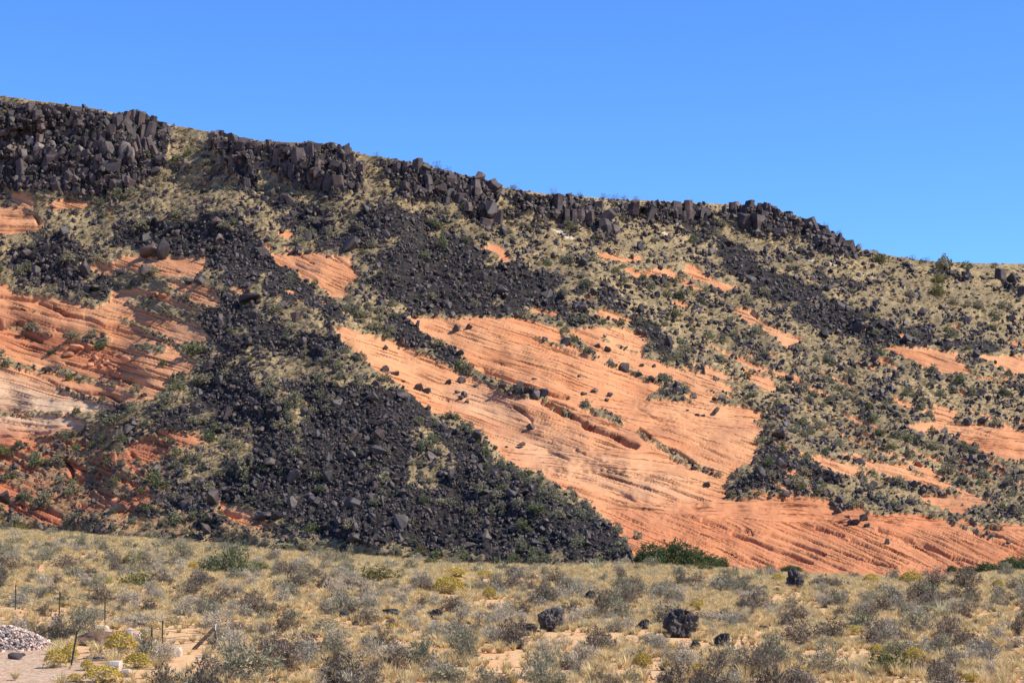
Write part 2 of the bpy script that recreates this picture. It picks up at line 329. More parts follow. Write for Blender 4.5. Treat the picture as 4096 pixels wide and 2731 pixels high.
_wx = 34 * fbm(GX / 75, GY / 60, 311, 3); _wy = 24 * fbm(GX / 70, GY / 55, 312, 3)
mask_tal = samp(mask_tal, GX + _wx, GY + _wy)
rag = fbm((GX - .5 * GY) / 110, (GY + .35 * GX) / 55, 301, 4)
tb = blur(mask_tal, 4.0)
fanp = blur(raster(cps('O', [(430,880),(760,870),(900,840),(960,935),(1340,1165),(1500,1240),(1500,1320),(600,1320),(430,1100)])), 8)
mask_tal = sstep(0.36, 0.72, tb + (0.84 - 0.20 * fanp) * rag).astype(np.float32) * (0.55 + 0.45 * sstep(.2, .8, blur(mask_tal, 3)))
runs = fbm((GX - 1.9 * GY) / 330, (GY + .25 * GX) / 42, 302, 3)      # thin runs of rock elsewhere on the slope
mask_tal = np.maximum(mask_tal, 0.62 * sstep(.30, .52, runs) * (GX > 1900) * (mask_sand < .5) * (1 - .6 * sstep(3300, 3900, GX) * sstep(1320, 1180, GY)))
mask_tal[mask_sand > 0.5] = 0
# slope (tangent) map -> integrate depth up every column
tal_s = blur(mask_tal, 6)
cl_s = blur(mask_cliff, 4)
side = np.interp(GX, [-1600, 0, 1500, 2600, 4096, 5700], [0.60, 0.58, 0.52, 0.42, 0.33, 0.32])
rel = (base_y(GX) - GY) / (base_y(GX) - ridge_y(GX))
tan = side * (1.0 + 0.18 * (tal_s - 0.3)) * (0.86 + 0.30 * sstep(0.0, 0.9, rel)) * (1 + 0.22 * fbm(GX / 500, GY / 260, 3, 3))
tan = tan + cl_s * 1.0
_, EV = ray(0, gy)
tan = np.maximum(tan, EV[:, None] + 0.11)
dE = np.zeros_like(GY); dE[:-1] = (EV[:-1] - EV[1:])[:, None]
inc = dE / (tan - EV[:, None])
inc[GY > base_y(GX)] = 0
above = GY < ridge_y(GX)

lnY = np.flip(np.cumsum(np.flip(inc, 0), 0), 0)
def hblur(a, s_):
    r_ = int(3 * s_); k_ = np.exp(-0.5 * (np.arange(-r_, r_ + 1) / s_) ** 2); k_ /= k_.sum()
    L_ = 1 << int(math.ceil(math.log2(a.shape[1] + 2 * r_ + len(k_)))); c_ = np.pad(a, ((0, 0), (r_, r_)), mode='edge')
    return np.fft.irfft(np.fft.rfft(c_, L_, axis=1) * np.fft.rfft(k_, L_)[None], L_, axis=1)[:, 2 * r_:2 * r_ + a.shape[1]]
wide = hblur(blur(lnY, 4), 55)
lnY = wide + 0.22 * (hblur(blur(lnY, 5), 9) - wide)
YD = lnY + np.log(base_d(GX))
# the long rubble ridge stands forward of the slab behind its right edge
fan = raster(cps('O', [(380,640),(600,620),(740,700),(900,830),(960,935),(1090,1000),(1150,1060),(1250,1110),(1340,1165),(1500,1240),(1500,1420),(200,1420),(260,900)]))
fan_s = blur(fan, 7) * 0.5 + blur(fan, 22) * 0.5
side2 = raster(cps('I', [(2010,470),(2300,560),(2360,900),(2200,1100),(1960,1300),(2352,1340),(2900,1380),(3100,1200),(2900,800),(2500,500)]))
YD = YD - 0.030 * fan_s - 0.012 * blur(side2, 7) + 0.012 * fbm(GX / 330, GY / 200, 9, 3)
YD = YD + 0.002 * blur(raster(cps('G', [(1190,90),(1310,130),(1720,390),(2352,780),(2352,835),(1740,590),(1380,425),(1140,260)])) * -1.0, 3)

# carved joints, photo-traced
CRACKS = [ # crop, points, half width px, depth m
 ('I', [(120,590),(200,640),(265,690),(268,725)], 4, .35), ('I', [(380,545),(520,620),(720,700),(730,740),(950,820),(1100,890),(1170,910)], 11, 2.6),
 ('I', [(1200,780),(1300,860),(1380,920),(1520,980),(1600,1040),(1700,1100),(1800,1130)], 11, 2.6), ('I', [(-150,270),(0,320),(120,360),(300,430),(420,470),(580,505)], 7, .8),
 ('I', [(330,10),(480,60),(560,100),(700,140),(850,190),(950,230),(1010,250)], 5, .5), ('I', [(500,1230),(730,1320),(1010,1420)], 4, .3),
 ('I', [(700,1110),(1000,1200),(1300,1290),(1500,1360)], 4, .3), ('I', [(850,1120),(1300,1210),(1620,1330)], 4, .3), ('I', [(420,1150),(700,1200),(1000,1290),(1150,1380)], 4, .3), ('I', [(900,1110),(1400,1200),(1700,1290)], 3.5, .25),
 ('I', [(180,1110),(500,1120),(800,1130)], 3.5, .25), ('I', [(600,600),(800,700),(1000,760)], 4, .3), ('I', [(1170,590),(1280,650),(1420,730)], 3.5, .25), ('I', [(1480,600),(1700,730)], 3, .2),
 ('I', [(400,960),(580,1025)], 4, .3), ('I', [(640,950),(860,1040)], 4, .25), ('I', [(1700,900),(1900,1000),(2120,1080)], 4, .3),
 ('N', [(-150,60),(0,110),(150,170),(360,245),(520,310)], 7, .8), ('N', [(-60,20),(180,60),(420,155),(640,240)], 5, .5), ('N', [(560,10),(680,45),(800,80)], 6, .6), ('N', [(860,115),(1080,200),(1350,310)], 5, .4),
 ('N', [(1100,20),(1500,170),(1700,250),(1930,310)], 6, .6), ('N', [(800,220),(1100,320),(1480,380)], 5, .5), ('N', [(1820,0),(1950,40),(2150,90)], 4, .4), ('N', [(130,110),(560,260),(800,370)], 4, .35), ('N', [(0,260),(250,350)], 5, .4), ('N', [(1900,60),(2200,170),(2352,200)], 4, .3),
 ('N', [(-400,-60),(-200,10),(20,60)], 5, .5), ('N', [(1250,60),(1600,200),(1820,330)], 4, .35), ('N', [(1650,60),(1950,230)], 3.5, .25),
 ('E', [(-200,520),(40,520),(250,532)], 13, 1.8), ('E', [(450,370),(560,440),(700,460),(900,530),(1120,600)], 6, .7), ('E', [(330,340),(480,400)], 5, .6), ('E', [(480,570),(800,640)], 4, .4),
 ('E', [(230,620),(340,670)], 8, .9), ('E', [(1060,990),(1190,1055)], 8, 1.1), ('E', [(-200,1262),(150,1255)], 9, 1.2), ('E', [(60,870),(400,980),(540,1080)], 4, .4), ('E', [(0,900),(300,1010),(520,1090)], 3.5, .3),
 ('E', [(640,1090),(900,1120),(1040,1190)], 6, .8), ('E', [(180,1320),(400,1360)], 3, .25), ('E', [(-100,1476),(200,1470),(420,1440)], 4, .5), ('E', [(0,1330),(350,1400),(700,1380)], 3, .25), ('E', [(720,450),(870,520),(1000,550)], 5, .5),
 ('E', [(560,850),(760,900),(1000,970),(1400,1080)], 5, .5), ('E', [(-50,270),(100,300),(300,320)], 6, .7), ('E', [(-100,360),(80,380),(280,410)], 5, .5), ('E', [(900,870),(1200,950),(1450,1010)], 4, .4), ('E', [(1240,900),(1460,980)], 3.5, .3),
 ('F', [(560,310),(640,430),(700,490)], 9, 1.2), ('F', [(1110,220),(1180,290)], 6, .8), ('F', [(1870,730),(2040,770)], 8, 1.2), ('F', [(600,330),(760,400),(880,460)], 4, .5), ('F', [(80,690),(360,800)], 4, .5), ('F', [(180,690),(480,840)], 4, .5), ('F', [(300,690),(600,800)], 4, .5),
 ('B', [(420,1105),(540,1180)], 4, .4), ('B', [(720,1110),(800,1170),(870,1210)], 4, .4), ('B', [(500,1230),(700,1290),(860,1330)], 3, .25), ('B', [(250,1180),(560,1320),(700,1440)], 3, .2), ('B', [(380,1180),(800,1390)], 3, .25),
 ('G', [(1410,195),(1560,240),(1640,262)], 4, .3), ('G', [(1480,830),(1700,840)], 4, .3), ('G', [(1900,600),(2130,690),(2352,760)], 5, .5), ('G', [(1800,440),(2200,550),(2500,660)], 3, .25), ('G', [(1600,330),(1950,470),(2300,600)], 3, .2),
 ('G', [(720,215),(900,300),(1150,330)], 5, .4), ('G', [(1300,420),(1600,560),(1800,640)], 3, .2), ('G', [(2250,910),(2352,970)], 5, .4),
 ('J', [(600,830),(800,910),(980,980)], 4, .35), ('J', [(1000,870),(1400,1010),(1680,1080)], 4, .35), ('J', [(1100,900),(1500,1040)], 3.5, .3), ('J', [(1160,1345),(1320,1390)], 4, .3), ('J', [(1800,560),(2050,620)], 4, .3), ('J', [(1900,540),(2200,640)], 4, .3),
 ('D', [(0,1060),(120,1150),(240,1200)], 4, .4), ('D', [(1600,1155),(1800,1190)], 6, .6), ('A', [(300,1110),(330,1170)], 9, .8), ('A', [(0,1110),(280,1130)], 3.5, .3), ('A', [(-50,1200),(330,1210)], 3.5, .3), ('A', [(440,1040),(560,1060)], 4, .3), ('A', [(130,950),(270,1030)], 3.5, .3),
 ('A', [(1260,1480),(1500,1561)], 3, .2), ('E', [(1460,160),(1800,300)], 3, .2), ('E', [(1100,20),(1640,110)], 3, .2),
]
carve = np.zeros(GX.shape)
for c, pts, w, dep in CRACKS:
    d, sl = seg_d(cps(c, pts))
    wv = w * (1 + 0.35 * perlin(GX[sl] / 60, GY[sl] / 60, 12))
    v = dep * (1 - sstep(wv * 0.60, wv * 1.10, d))
    carve[sl] = np.maximum(carve[sl], v)

# bedding coordinate of the sandstone (slope of the laminae in each cross-bed set)
slp = np.full(GX.shape, 0.33)
SETS = [
 (0.30, 'O', [(-900,700),(480,640),(480,960),(-900,900)]), (0.12, 'E', [(-3000,1120),(500,1130),(1100,1240),(1100,1600),(-3000,1600)]), (0.24, 'E', [(-300,900),(0,920),(500,1090),(800,1160),(1000,1220),(300,1150),(-300,1130)]),
 (0.03, 'A', [(-3000,1190),(340,1200),(330,1300),(-3000,1300)]), (0.42, 'B', [(100,1070),(1000,1070),(1000,1500),(100,1500)]), (0.05, 'A', [(-3000,1030),(420,1040),(420,1190),(-3000,1180)]),
 (0.10, 'I', [(-1000,860),(200,940),(1300,950),(1900,1200),(700,1100),(100,1110),(-200,1110)]),
 (0.30, 'I', [(0,1100),(700,1105),(1900,1250),(1960,1380),(800,1450)]), (0.42, 'I', [(800,1430),(1500,1395),(2400,1560),(6000,1700),(6000,2100),(800,2100)]), (0.08, 'I', [(900,1440),(1900,1385),(6000,1300),(6000,1690),(2400,1560),(1500,1500)]),
 (0.12, 'J', [(1350,500),(6000,500),(6000,900),(1350,900)]), (0.16, 'I', [(580,505),(1250,540),(2250,600),(2250,760),(1240,770),(900,600)]), (0.33, 'F', [(-300,600),(700,600),(700,900),(-300,900)]),
]
off = np.zeros(GX.shape); sid = np.zeros(GX.shape)
for k, (s_, c, pts) in enumerate(SETS):
    m = raster(cps(c, pts)) > 0
    slp[m] = s_; off[m] = 37.0 * (k + 1); sid[m] = k + 1
bend = 10 * fbm(GX / 420, GY / 200, 41, 2)
BED = GY - slp * (GX - 2048) + bend + off

# ------------------------------------------------------------------ hillside mesh
inner = np.arange(-60, 4160, 5.0)
cols = np.concatenate([np.arange(-1580, -60, 22.0), inner, np.arange(4160, 5690, 22.0)])
NR = 560
tt = np.linspace(0, 1, NR)
PXg = np.repeat(cols[None, :], NR, 0)
PYg = base_y(PXg) + (ridge_y(PXg) - base_y(PXg)) * tt[:, None]
wx = PXg + 7 * fbm(PXg / 26, PYg / 18, 100, 2); wy = PYg + 6 * fbm(PXg / 24, PYg / 16, 101, 2)
vs = samp(blur(mask_sand, 0.8), wx, wy)
vt = samp(blur(mask_tal, 2.0), wx, wy)
vc = samp(blur(mask_cliff, 1.0), wx, wy)
vcarve = samp(carve, PXg + 2 * perlin(PXg / 14, PYg / 10, 8), PYg)
vbed = samp(BED, PXg, PYg)
vbed_n = BED[np.clip(((PYg - G0Y) / GS).round().astype(int), 0, len(gy) - 1), np.clip(((PXg - G0X) / GS).round().astype(int), 0, len(gx) - 1)]
Yg = np.exp(samp(YD, PXg, PYg))
rx, rz = ray(PXg, PYg)
P0 = np.stack([rx * Yg, Yg, rz * Yg + CAMZ], -1)
def normals(P):
    du = np.gradient(P, axis=1); dv = np.gradient(P, axis=0)
    n = np.cross(du, dv); n /= np.linalg.norm(n, axis=-1, keepdims=True) + 1e-9
    n[n[..., 1] > 0] *= 1
    s = np.sign(n[..., 2:3]); s[s == 0] = 1
    return n * s
N0 = normals(P0)
sandm = sstep(0.42, 0.58, vs)
ph = vbed_n
# bedding ledges in the rock: ragged steps that follow the laminae
led = perlin(ph / 9.0, PXg / 240, 21) * 0.04 + perlin(ph / 26.0, PXg / 1100, 22) * 0.03 + perlin(ph / 150.0, PXg / 1500, 23) * 0.10
thin = np.clip(perlin(ph / 6.0, PXg / 190, 24) - 0.25, 0, 1) * 0.6 + np.clip(perlin(ph / 10.0, PXg / 420, 124) - 0.38, 0, 1) * 1.0
rough = 0.6 + 0.4 * fbm(PXg / 300, PYg / 120, 25, 2) + 0.8 * samp(RED, PXg, PYg) + 0.5 * samp(LOWR, PXg, PYg)
hs = led * rough - thin * np.clip(rough, 0.5, 1.2) + 0.05 * fbm(PXg / 30, PYg / 20, 26, 2) - vcarve
hg = 0.30 * fbm(PXg / 60, PYg / 28, 27, 3) + 0.18 * fbm(PXg / 16, PYg / 10, 28, 2)
ht = 0.35 * fbm(PXg / 22, PYg / 14, 29, 2)
H = sandm * (hs - 0.15) + (1 - sandm) * (hg * (1 - vt) + ht * vt + 0.12)
H = H + vc * (0.9 * fbm(PXg / 40, PYg / 70, 30, 3) + 1.1 * np.abs(perlin(PXg / 17 + 1.2 * perlin(PXg / 60, PYg / 60, 35), PYg / 75, 34)) + 0.4 * perlin(PXg / 30, PYg / 16, 36))
fade = sstep(0, 0.03, tt)[:, None] * (1 - 0.7 * sstep(0.97, 1.0, tt))[:, None]
Pm = P0 + N0 * (H * fade)[..., None]
# rows in front of the base (sink under the field) and behind the ridge (plateau)
pre = P0[0].copy(); pre[:, 1] -= 2.0; pre[:, 2] -= 2.5
back = []
for dY, dz in ((1.5, 0.15), (5, 0.25), (14, -0.2), (40, -1.5), (120, -6), (400, -20)):
    b = Pm[-1].copy(); sc_ = (b[:, 1] + dY) / b[:, 1]
    zz = (b[:, 2] - CAMZ) * 1.0
    b = np.stack([b[:, 0] * sc_, b[:, 1] + dY, b[:, 2] + dz + 0.15 * fbm(PXg[0] / 40, np.full(len(cols), dY), 33, 2)], -1)
    back.append(b)
allP = np.concatenate([pre[None], Pm, np.array(back)], 0)
nr, nc = allP.shape[:2]
def ext(a, v0=0.0): return np.concatenate([a[:1], a, np.repeat(a[-1:], 6, 0)], 0)
def grid_mesh(name, P, mat, smooth=True):
    nr, nc = P.shape[:2]
    me = bpy.data.meshes.new(name)
    me.vertices.add(nr * nc); me.vertices.foreach_set('co', P.reshape(-1).astype(np.float32))
    i = np.arange(nr * nc).reshape(nr, nc)
    q = np.stack([i[:-1, :-1], i[:-1, 1:], i[1:, 1:], i[1:, :-1]], -1).reshape(-1, 4)
    me.loops.add(q.size); me.loops.foreach_set('vertex_index', q.reshape(-1).astype(np.int32))
    me.polygons.add(len(q)); me.polygons.foreach_set('loop_start', (np.arange(len(q)) * 4).astype(np.int32))
    me.polygons.foreach_set('use_smooth', np.full(len(q), smooth))
    me.update(); me.validate()
    me.materials.append(mat)
    return me
def add_attr(me, name, arr, dim):
    t = {1: 'FLOAT', 2: 'FLOAT2', 3: 'FLOAT_VECTOR', 4: 'FLOAT_COLOR'}[dim]
    a = me.attributes.new(name, t, 'POINT')
    a.data.foreach_set({1: 'value', 2: 'vector', 3: 'vector', 4: 'color'}[dim], arr.reshape(-1).astype(np.float32))

# ------------------------------------------------------------------ materials
class NT:
    def __init__(s, name):
        s.m = bpy.data.materials.new(name); s.m.use_nodes = True
        s.t = s.m.node_tree; s.b = s.t.nodes['Principled BSDF']; s.out = s.t.nodes['Material Output']
        s.b.inputs['Specular IOR Level'].default_value = 0.3; s.b.inputs['Roughness'].default_value = 0.9
    def n(s, typ, **kw):
        nd = s.t.nodes.new(typ)
        for k, v in kw.items():
            if k in nd.inputs and not hasattr(nd, k): nd.inputs[k].default_value = v
            else: setattr(nd, k, v)
        return nd
    def l(s, a, b): s.t.links.new(a, b)
    def math(s, op, a, b=None, clamp=False):
        nd = s.n('ShaderNodeMath'); nd.operation = op; nd.use_clamp = clamp
        for i, v in enumerate((a, b)):
            if v is None: continue
            if isinstance(v, (int, float)): nd.inputs[i].default_value = v
            else: s.l(v, nd.inputs[i])
        return nd.outputs[0]
    def mix(s, f, a, b, blend='MIX'):
        nd = s.n('ShaderNodeMix'); nd.data_type = 'RGBA'; nd.blend_type = blend
        for i, v in ((0, f), (6, a), (7, b)):
            if isinstance(v, (int, float)): nd.inputs[i].default_value = v
            elif isinstance(v, tuple): nd.inputs[i].default_value = (*v, 1)[:4]
            else: s.l(v, nd.inputs[i])
        return nd.outputs[2]
    def ramp(s, f, stops):
        nd = s.n('ShaderNodeValToRGB'); e = nd.color_ramp.elements
        while len(e) < len(stops): e.new(0.5)
        for el, (p, c) in zip(e, stops):
            el.position = p; el.color = (*c, 1) if isinstance(c, tuple) else (c, c, c, 1)
        s.l(f, nd.inputs[0]); return nd.outputs[0]
    def noise(s, vec, scale, detail=3, rough=0.55, dim='3D', color=False):
        nd = s.n('ShaderNodeTexNoise'); nd.noise_dimensions = dim
        nd.inputs['Scale'].default_value = scale; nd.inputs['Detail'].default_value = detail; nd.inputs['Roughness'].default_value = rough
        if vec is not None: s.l(vec, nd.inputs['Vector'])
        return nd.outputs[1 if color else 0]
    def attr(s, name, out='Fac'):
        nd = s.n('ShaderNodeAttribute'); nd.attribute_name = name; return nd.outputs[out]
    def bump(s, h, strength=0.5, dist=0.1, normal=None):
        nd = s.n('ShaderNodeBump'); nd.inputs['Strength'].default_value = strength; nd.inputs['Distance'].default_value = dist
        s.l(h, nd.inputs['Height'])
        if normal is not None: s.l(normal, nd.inputs['Normal'])
        return nd.outputs[0]

def simple_mat(name, c1, c2, scale=3.0, rough=0.9, rand=None, bump=0.0, bscale=12, spec=0.3, objspace=True):
    t = NT(name)
    tc = t.n('ShaderNodeTexCoord')
    nz = t.noise(tc.outputs['Object'], scale, 4)
    f = t.ramp(nz, [(0.35, 0.0), (0.65, 1.0)])
    c = t.mix(f, c1, c2)
    if rand:
        oi = t.n('ShaderNodeObjectInfo')
        c = t.mix(t.ramp(oi.outputs['Random'], rand), c, (1, 1, 1), 'MULTIPLY') if False else t.mix(1.0, c, t.ramp(oi.outputs['Random'], rand), 'MULTIPLY')
    t.l(c, t.b.inputs['Base Color']); t.b.inputs['Roughness'].default_value = rough; t.b.inputs['Specular IOR Level'].default_value = spec
    if bump: t.l(t.bump(t.noise(tc.outputs['Object'], bscale, 5, 0.65), bump, 0.08), t.b.inputs['Normal'])
    return t.m

def hill_material():
    t = NT('hillside_rock_and_grass')
    geo = t.n('ShaderNodeNewGeometry'); pos = geo.outputs['Position']
    sep = t.n('ShaderNodeSeparateColor'); t.l(t.attr('masks', 'Color'), sep.inputs[0])
    sand, tal, red = sep.outputs[0], sep.outputs[1], sep.outputs[2]
    sep2 = t.n('ShaderNodeSeparateColor'); t.l(t.attr('tints', 'Color'), sep2.inputs[0])
    pale, varn, lowr = sep2.outputs[0], sep2.outputs[1], sep2.outputs[2]
    bed = t.attr('bed', 'Vector')
    def bedn(across, along, detail=3, rough=0.6):
        mp = t.n('ShaderNodeMapping'); t.l(bed, mp.inputs[0]); mp.inputs['Scale'].default_value = (across, along, 1)
        return t.noise(mp.outputs[0], 1.0, detail, rough)
    fine = bedn(0.17, 0.0055, 3, 0.5)
    fine2 = bedn(0.42, 0.016, 2, 0.5)
    band = bedn(0.030, 0.0012, 3, 0.6)
    patch = t.noise(pos, 0.06, 4, 0.6)
    patch2 = t.noise(pos, 0.5, 5, 0.65)
    c = t.mix(t.ramp(band, [(0.30, 0.0), (0.70, 1.0)]), (0.500, 0.190, 0.078), (0.610, 0.295, 0.138))
    c = t.mix(t.math('MULTIPLY', t.ramp(patch, [(0.4, 0.0), (0.62, 1.0)]), 0.5), c, (0.62, 0.345, 0.172))
    c = t.mix(t.math('MULTIPLY', t.ramp(patch2, [(0.45, 0.0), (0.75, 1.0)]), 0.45), c, (0.46, 0.17, 0.08))
    c = t.mix(t.math('MULTIPLY', lowr, 0.55), c, (0.46, 0.162, 0.072))
    c = t.mix(t.math('MULTIPLY', pale, t.ramp(band, [(0.35, 0.55), (0.6, 1.0)])), c, (0.60, 0.405, 0.245))
    c = t.mix(t.math('MULTIPLY', red, 0.75), c, (0.42, 0.125, 0.055))
    c = t.mix(t.math('MULTIPLY', varn, t.ramp(patch2, [(0.3, 0.3), (0.6, 0.9)])), c, (0.24, 0.105, 0.065))
    lam = t.ramp(fine, [(0.375, (0.36, 0.27, 0.23)), (0.415, (0.93, 0.91, 0.89)), (0.60, (1.0, 1.0, 1.0)), (0.72, (1.12, 1.14, 1.14))])
    c = t.mix(0.85, c, lam, 'MULTIPLY')
    pits = t.ramp(t.noise(pos, 3.0, 3, 0.6), [(0.60, 1.0), (0.72, 0.72)])
    sandc = t.mix(0.7, c, pits, 'MULTIPLY')
    # soil and straw ground between rocks
    g1 = t.noise(pos, 0.9, 5, 0.7); g2 = t.noise(pos, 0.11, 3, 0.5); g3 = t.noise(pos, 3.5, 3, 0.6)
    gc = t.mix(t.ramp(g1, [(0.38, 0.0), (0.6, 1.0)]), (0.21, 0.150, 0.075), (0.47, 0.345, 0.175))
    gc = t.mix(t.math('MULTIPLY', t.ramp(g2, [(0.42, 0.0), (0.62, 1.0)]), 0.7), gc, (0.19, 0.150, 0.082))
    gc = t.mix(t.math('MULTIPLY', t.ramp(g3, [(0.50, 0.0), (0.64, 1.0)]), 0.7), gc, (0.11, 0.085, 0.06))
    gc = t.mix(t.math('MULTIPLY', red, 0.45), gc, (0.42, 0.17, 0.08))
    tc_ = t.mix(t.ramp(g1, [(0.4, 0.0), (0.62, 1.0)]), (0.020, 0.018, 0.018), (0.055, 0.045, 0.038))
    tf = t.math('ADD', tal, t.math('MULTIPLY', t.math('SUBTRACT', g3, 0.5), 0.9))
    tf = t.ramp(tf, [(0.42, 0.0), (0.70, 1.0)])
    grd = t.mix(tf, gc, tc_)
    sf = t.math('ADD', sand, t.math('MULTIPLY', t.math('SUBTRACT', t.noise(pos, 2.2, 4, 0.7), 0.5), 0.5))
    sf = t.ramp(sf, [(0.44, 0.0), (0.56, 1.0)])
    col = t.mix(sf, grd, sandc)
    wht = t.attr('white')
    col = t.mix(t.math('MULTIPLY', wht, t.ramp(g3, [(0.4, 0.6), (0.6, 1.0)])), col, (0.70, 0.58, 0.44))
    t.l(col, t.b.inputs['Base Color'])
    bs = t.bump(t.ramp(fine, [(0.36, 0.0), (0.43, 0.9), (0.8, 1.0)]), 0.9, 0.10)
    bs = t.bump(fine2, 0.55, 0.10, bs)
    bs = t.bump(t.noise(pos, 3.2, 4, 0.65), 0.22, 0.10, bs)
    bg_ = t.bump(t.noise(pos, 2.4, 5, 0.7), 0.9, 0.35)
    mixn = t.n('ShaderNodeMix'); mixn.data_type = 'VECTOR'
    t.l(sf, mixn.inputs[0]); t.l(bg_, mixn.inputs[4]); t.l(bs, mixn.inputs[5])
    t.l(mixn.outputs[1], t.b.inputs['Normal'])
    t.b.inputs['Roughness'].default_value = 0.92; t.b.inputs['Specular IOR Level'].default_value = 0.15
    return t.m

def field_material():
    t = NT('sandy_flat')
    geo = t.n('ShaderNodeNewGeometry'); pos = geo.outputs['Position']
    g1 = t.noise(pos, 0.35, 5, 0.6); g2 = t.noise(pos, 2.2, 5, 0.7); g3 = t.noise(pos, 9.0, 3, 0.6)
    c = t.mix(t.ramp(g1, [(0.42, 0.0), (0.62, 1.0)]), (0.60, 0.385, 0.195), (0.62, 0.30, 0.13))
    c = t.mix(t.math('MULTIPLY', t.ramp(g2, [(0.45, 0.0), (0.65, 1.0)]), 0.6), c, (0.62, 0.47, 0.26))
    c = t.mix(t.math('MULTIPLY', t.ramp(g3, [(0.58, 0.0), (0.70, 1.0)]), 0.7), c, (0.16, 0.10, 0.065))
    gv = t.attr('gravel')
    vor = t.n('ShaderNodeTexVoronoi'); vor.inputs['Scale'].default_value = 7.0; t.l(pos, vor.inputs['Vector'])
    sepv = t.n('ShaderNodeSeparateColor'); t.l(vor.outputs['Color'], sepv.inputs[0])
    gcol = t.ramp(sepv.outputs[0], [(0.0, (0.20, 0.145, 0.11)), (0.5, (0.40, 0.29, 0.22)), (1.0, (0.58, 0.45, 0.35))])
    c = t.mix(t.math('MULTIPLY', gv, 0.62), c, gcol)
    t.l(c, t.b.inputs['Base Color'])
    t.l(t.bump(g2, 0.7, 0.15, t.bump(g3, 0.5, 0.04)), t.b.inputs['Normal'])
    t.b.inputs['Specular IOR Level'].default_value = 0.15
    return t.m

M_hill = hill_material()
M_field = field_material()
def rock_mat(name, c1, c2, rand, rough=0.62, spec=0.45, lichen=None):
    t = NT(name)
    tc = t.n('ShaderNodeTexCoord'); o = tc.outputs['Object']
    nz = t.noise(o, 2.2, 5, 0.65)
    c = t.mix(t.ramp(nz, [(0.36, 0.0), (0.66, 1.0)]), c1, c2)
    oi = t.n('ShaderNodeObjectInfo')
    c = t.mix(1.0, c, t.ramp(oi.outputs['Random'], rand), 'MULTIPLY')
    if lichen:
        c = t.mix(t.math('MULTIPLY', t.ramp(t.noise(o, 3.1, 5, 0.7), [(0.60, 0.0), (0.67, 1.0)]), 0.8), c, lichen)
    t.l(c, t.b.inputs['Base Color'])
    t.l(t.bump(t.noise(o, 6.0, 5, 0.7), 0.55, 0.06), t.b.inputs['Normal'])
    t.b.inputs['Roughness'].default_value = rough; t.b.inputs['Specular IOR Level'].default_value = spec
    return t.m
RND = [(0.0, (0.50, 0.50, 0.52)), (0.45, (0.95, 0.92, 0.92)), (0.75, (1.2, 1.08, 1.0)), (0.9, (1.4, 1.15, 1.03)), (1.0, (1.6, 1.45, 1.33))]
M_basalt = rock_mat('basalt', (0.044, 0.034, 0.030), (0.090, 0.071, 0.062), RND)
M_basalt_dark = rock_mat('basalt_black', (0.018, 0.017, 0.019), (0.05, 0.045, 0.045), RND)
M_cliff = rock_mat('basalt_cliff_face', (0.046, 0.036, 0.033), (0.112, 0.083, 0.073), [(0, (0.7, 0.7, 0.72)), (0.6, (1.0, 0.95, 0.95)), (0.85, (1.25, 1.1, 1.0)), (1, (1.9, 1.6, 1.4))], 0.7, 0.35)
M_cliff_pale = rock_mat('pale_coated_basalt', (0.13, 0.10, 0.085), (0.33, 0.28, 0.24), [(0, (0.8,)*3), (1, (1.2, 1.15, 1.1))], 0.85, 0.2)
M_lava = rock_mat('black_lava', (0.034, 0.029, 0.027), (0.140, 0.118, 0.104), [(0, (0.8,)*3), (1, (1.2, 1.15, 1.1))], 0.8, 0.25, lichen=(0.22, 0.19, 0.05))
M_sandrock = rock_mat('orange_sandstone', (0.44, 0.17, 0.085), (0.60, 0.30, 0.17), [(0, (0.7, 0.65, 0.6)), (1, (1.1, 1.1, 1.1))], 0.92, 0.15)
M_palerock = rock_mat('pale_sandstone', (0.48, 0.38, 0.29), (0.70, 0.60, 0.48), [(0, (0.8, 0.75, 0.7)), (1, (1.05,)*3)], 0.92, 0.15)
M_cobble = rock_mat('river_cobble', (0.38, 0.30, 0.255), (0.56, 0.46, 0.39), [(0, (0.5, 0.52, 0.55)), (0.4, (0.9, 0.88, 0.88)), (0.75, (1.35, 1.1, 0.95)), (1, (1.9, 1.75, 1.6))], 0.85, 0.2)

def leaf_mat(name, c1, c2, rnd=((0.0, (0.75, 0.78, 0.75)), (1.0, (1.2, 1.15, 1.1))), transl=0.25):
    t = NT(name)
    oi = t.n('ShaderNodeObjectInfo'); geo = t.n('ShaderNodeNewGeometry')
    c = t.mix(geo.outputs['Random Per Island'], c1, c2)
    c = t.mix(1.0, c, t.ramp(oi.outputs['Random'], list(rnd)), 'MULTIPLY')
    t.l(c, t.b.inputs['Base Color']); t.b.inputs['Roughness'].default_value = 0.8; t.b.inputs['Specular IOR Level'].default_value = 0.12
    tr = t.n('ShaderNodeBsdfTranslucent'); t.l(c, tr.inputs[0])
    mx = t.n('ShaderNodeMixShader'); mx.inputs[0].default_value = transl
    t.l(t.b.outputs[0], mx.inputs[1]); t.l(tr.outputs[0], mx.inputs[2]); t.l(mx.outputs[0], t.out.inputs[0])
    return t.m
L_sage = leaf_mat('grey_green_leaves', (0.215, 0.200, 0.122), (0.41, 0.38, 0.25))
L_green = leaf_mat('green_leaves', (0.125, 0.145, 0.070), (0.26, 0.28, 0.145))
L_oak = leaf_mat('dark_green_leaves', (0.045, 0.078, 0.034), (0.115, 0.165, 0.068))
L_brown = leaf_mat('brown_twig_tips', (0.150, 0.114, 0.080), (0.33, 0.265, 0.195))
L_grey = leaf_mat('pale_grey_twig_tips', (0.40, 0.345, 0.245), (0.64, 0.565, 0.42))
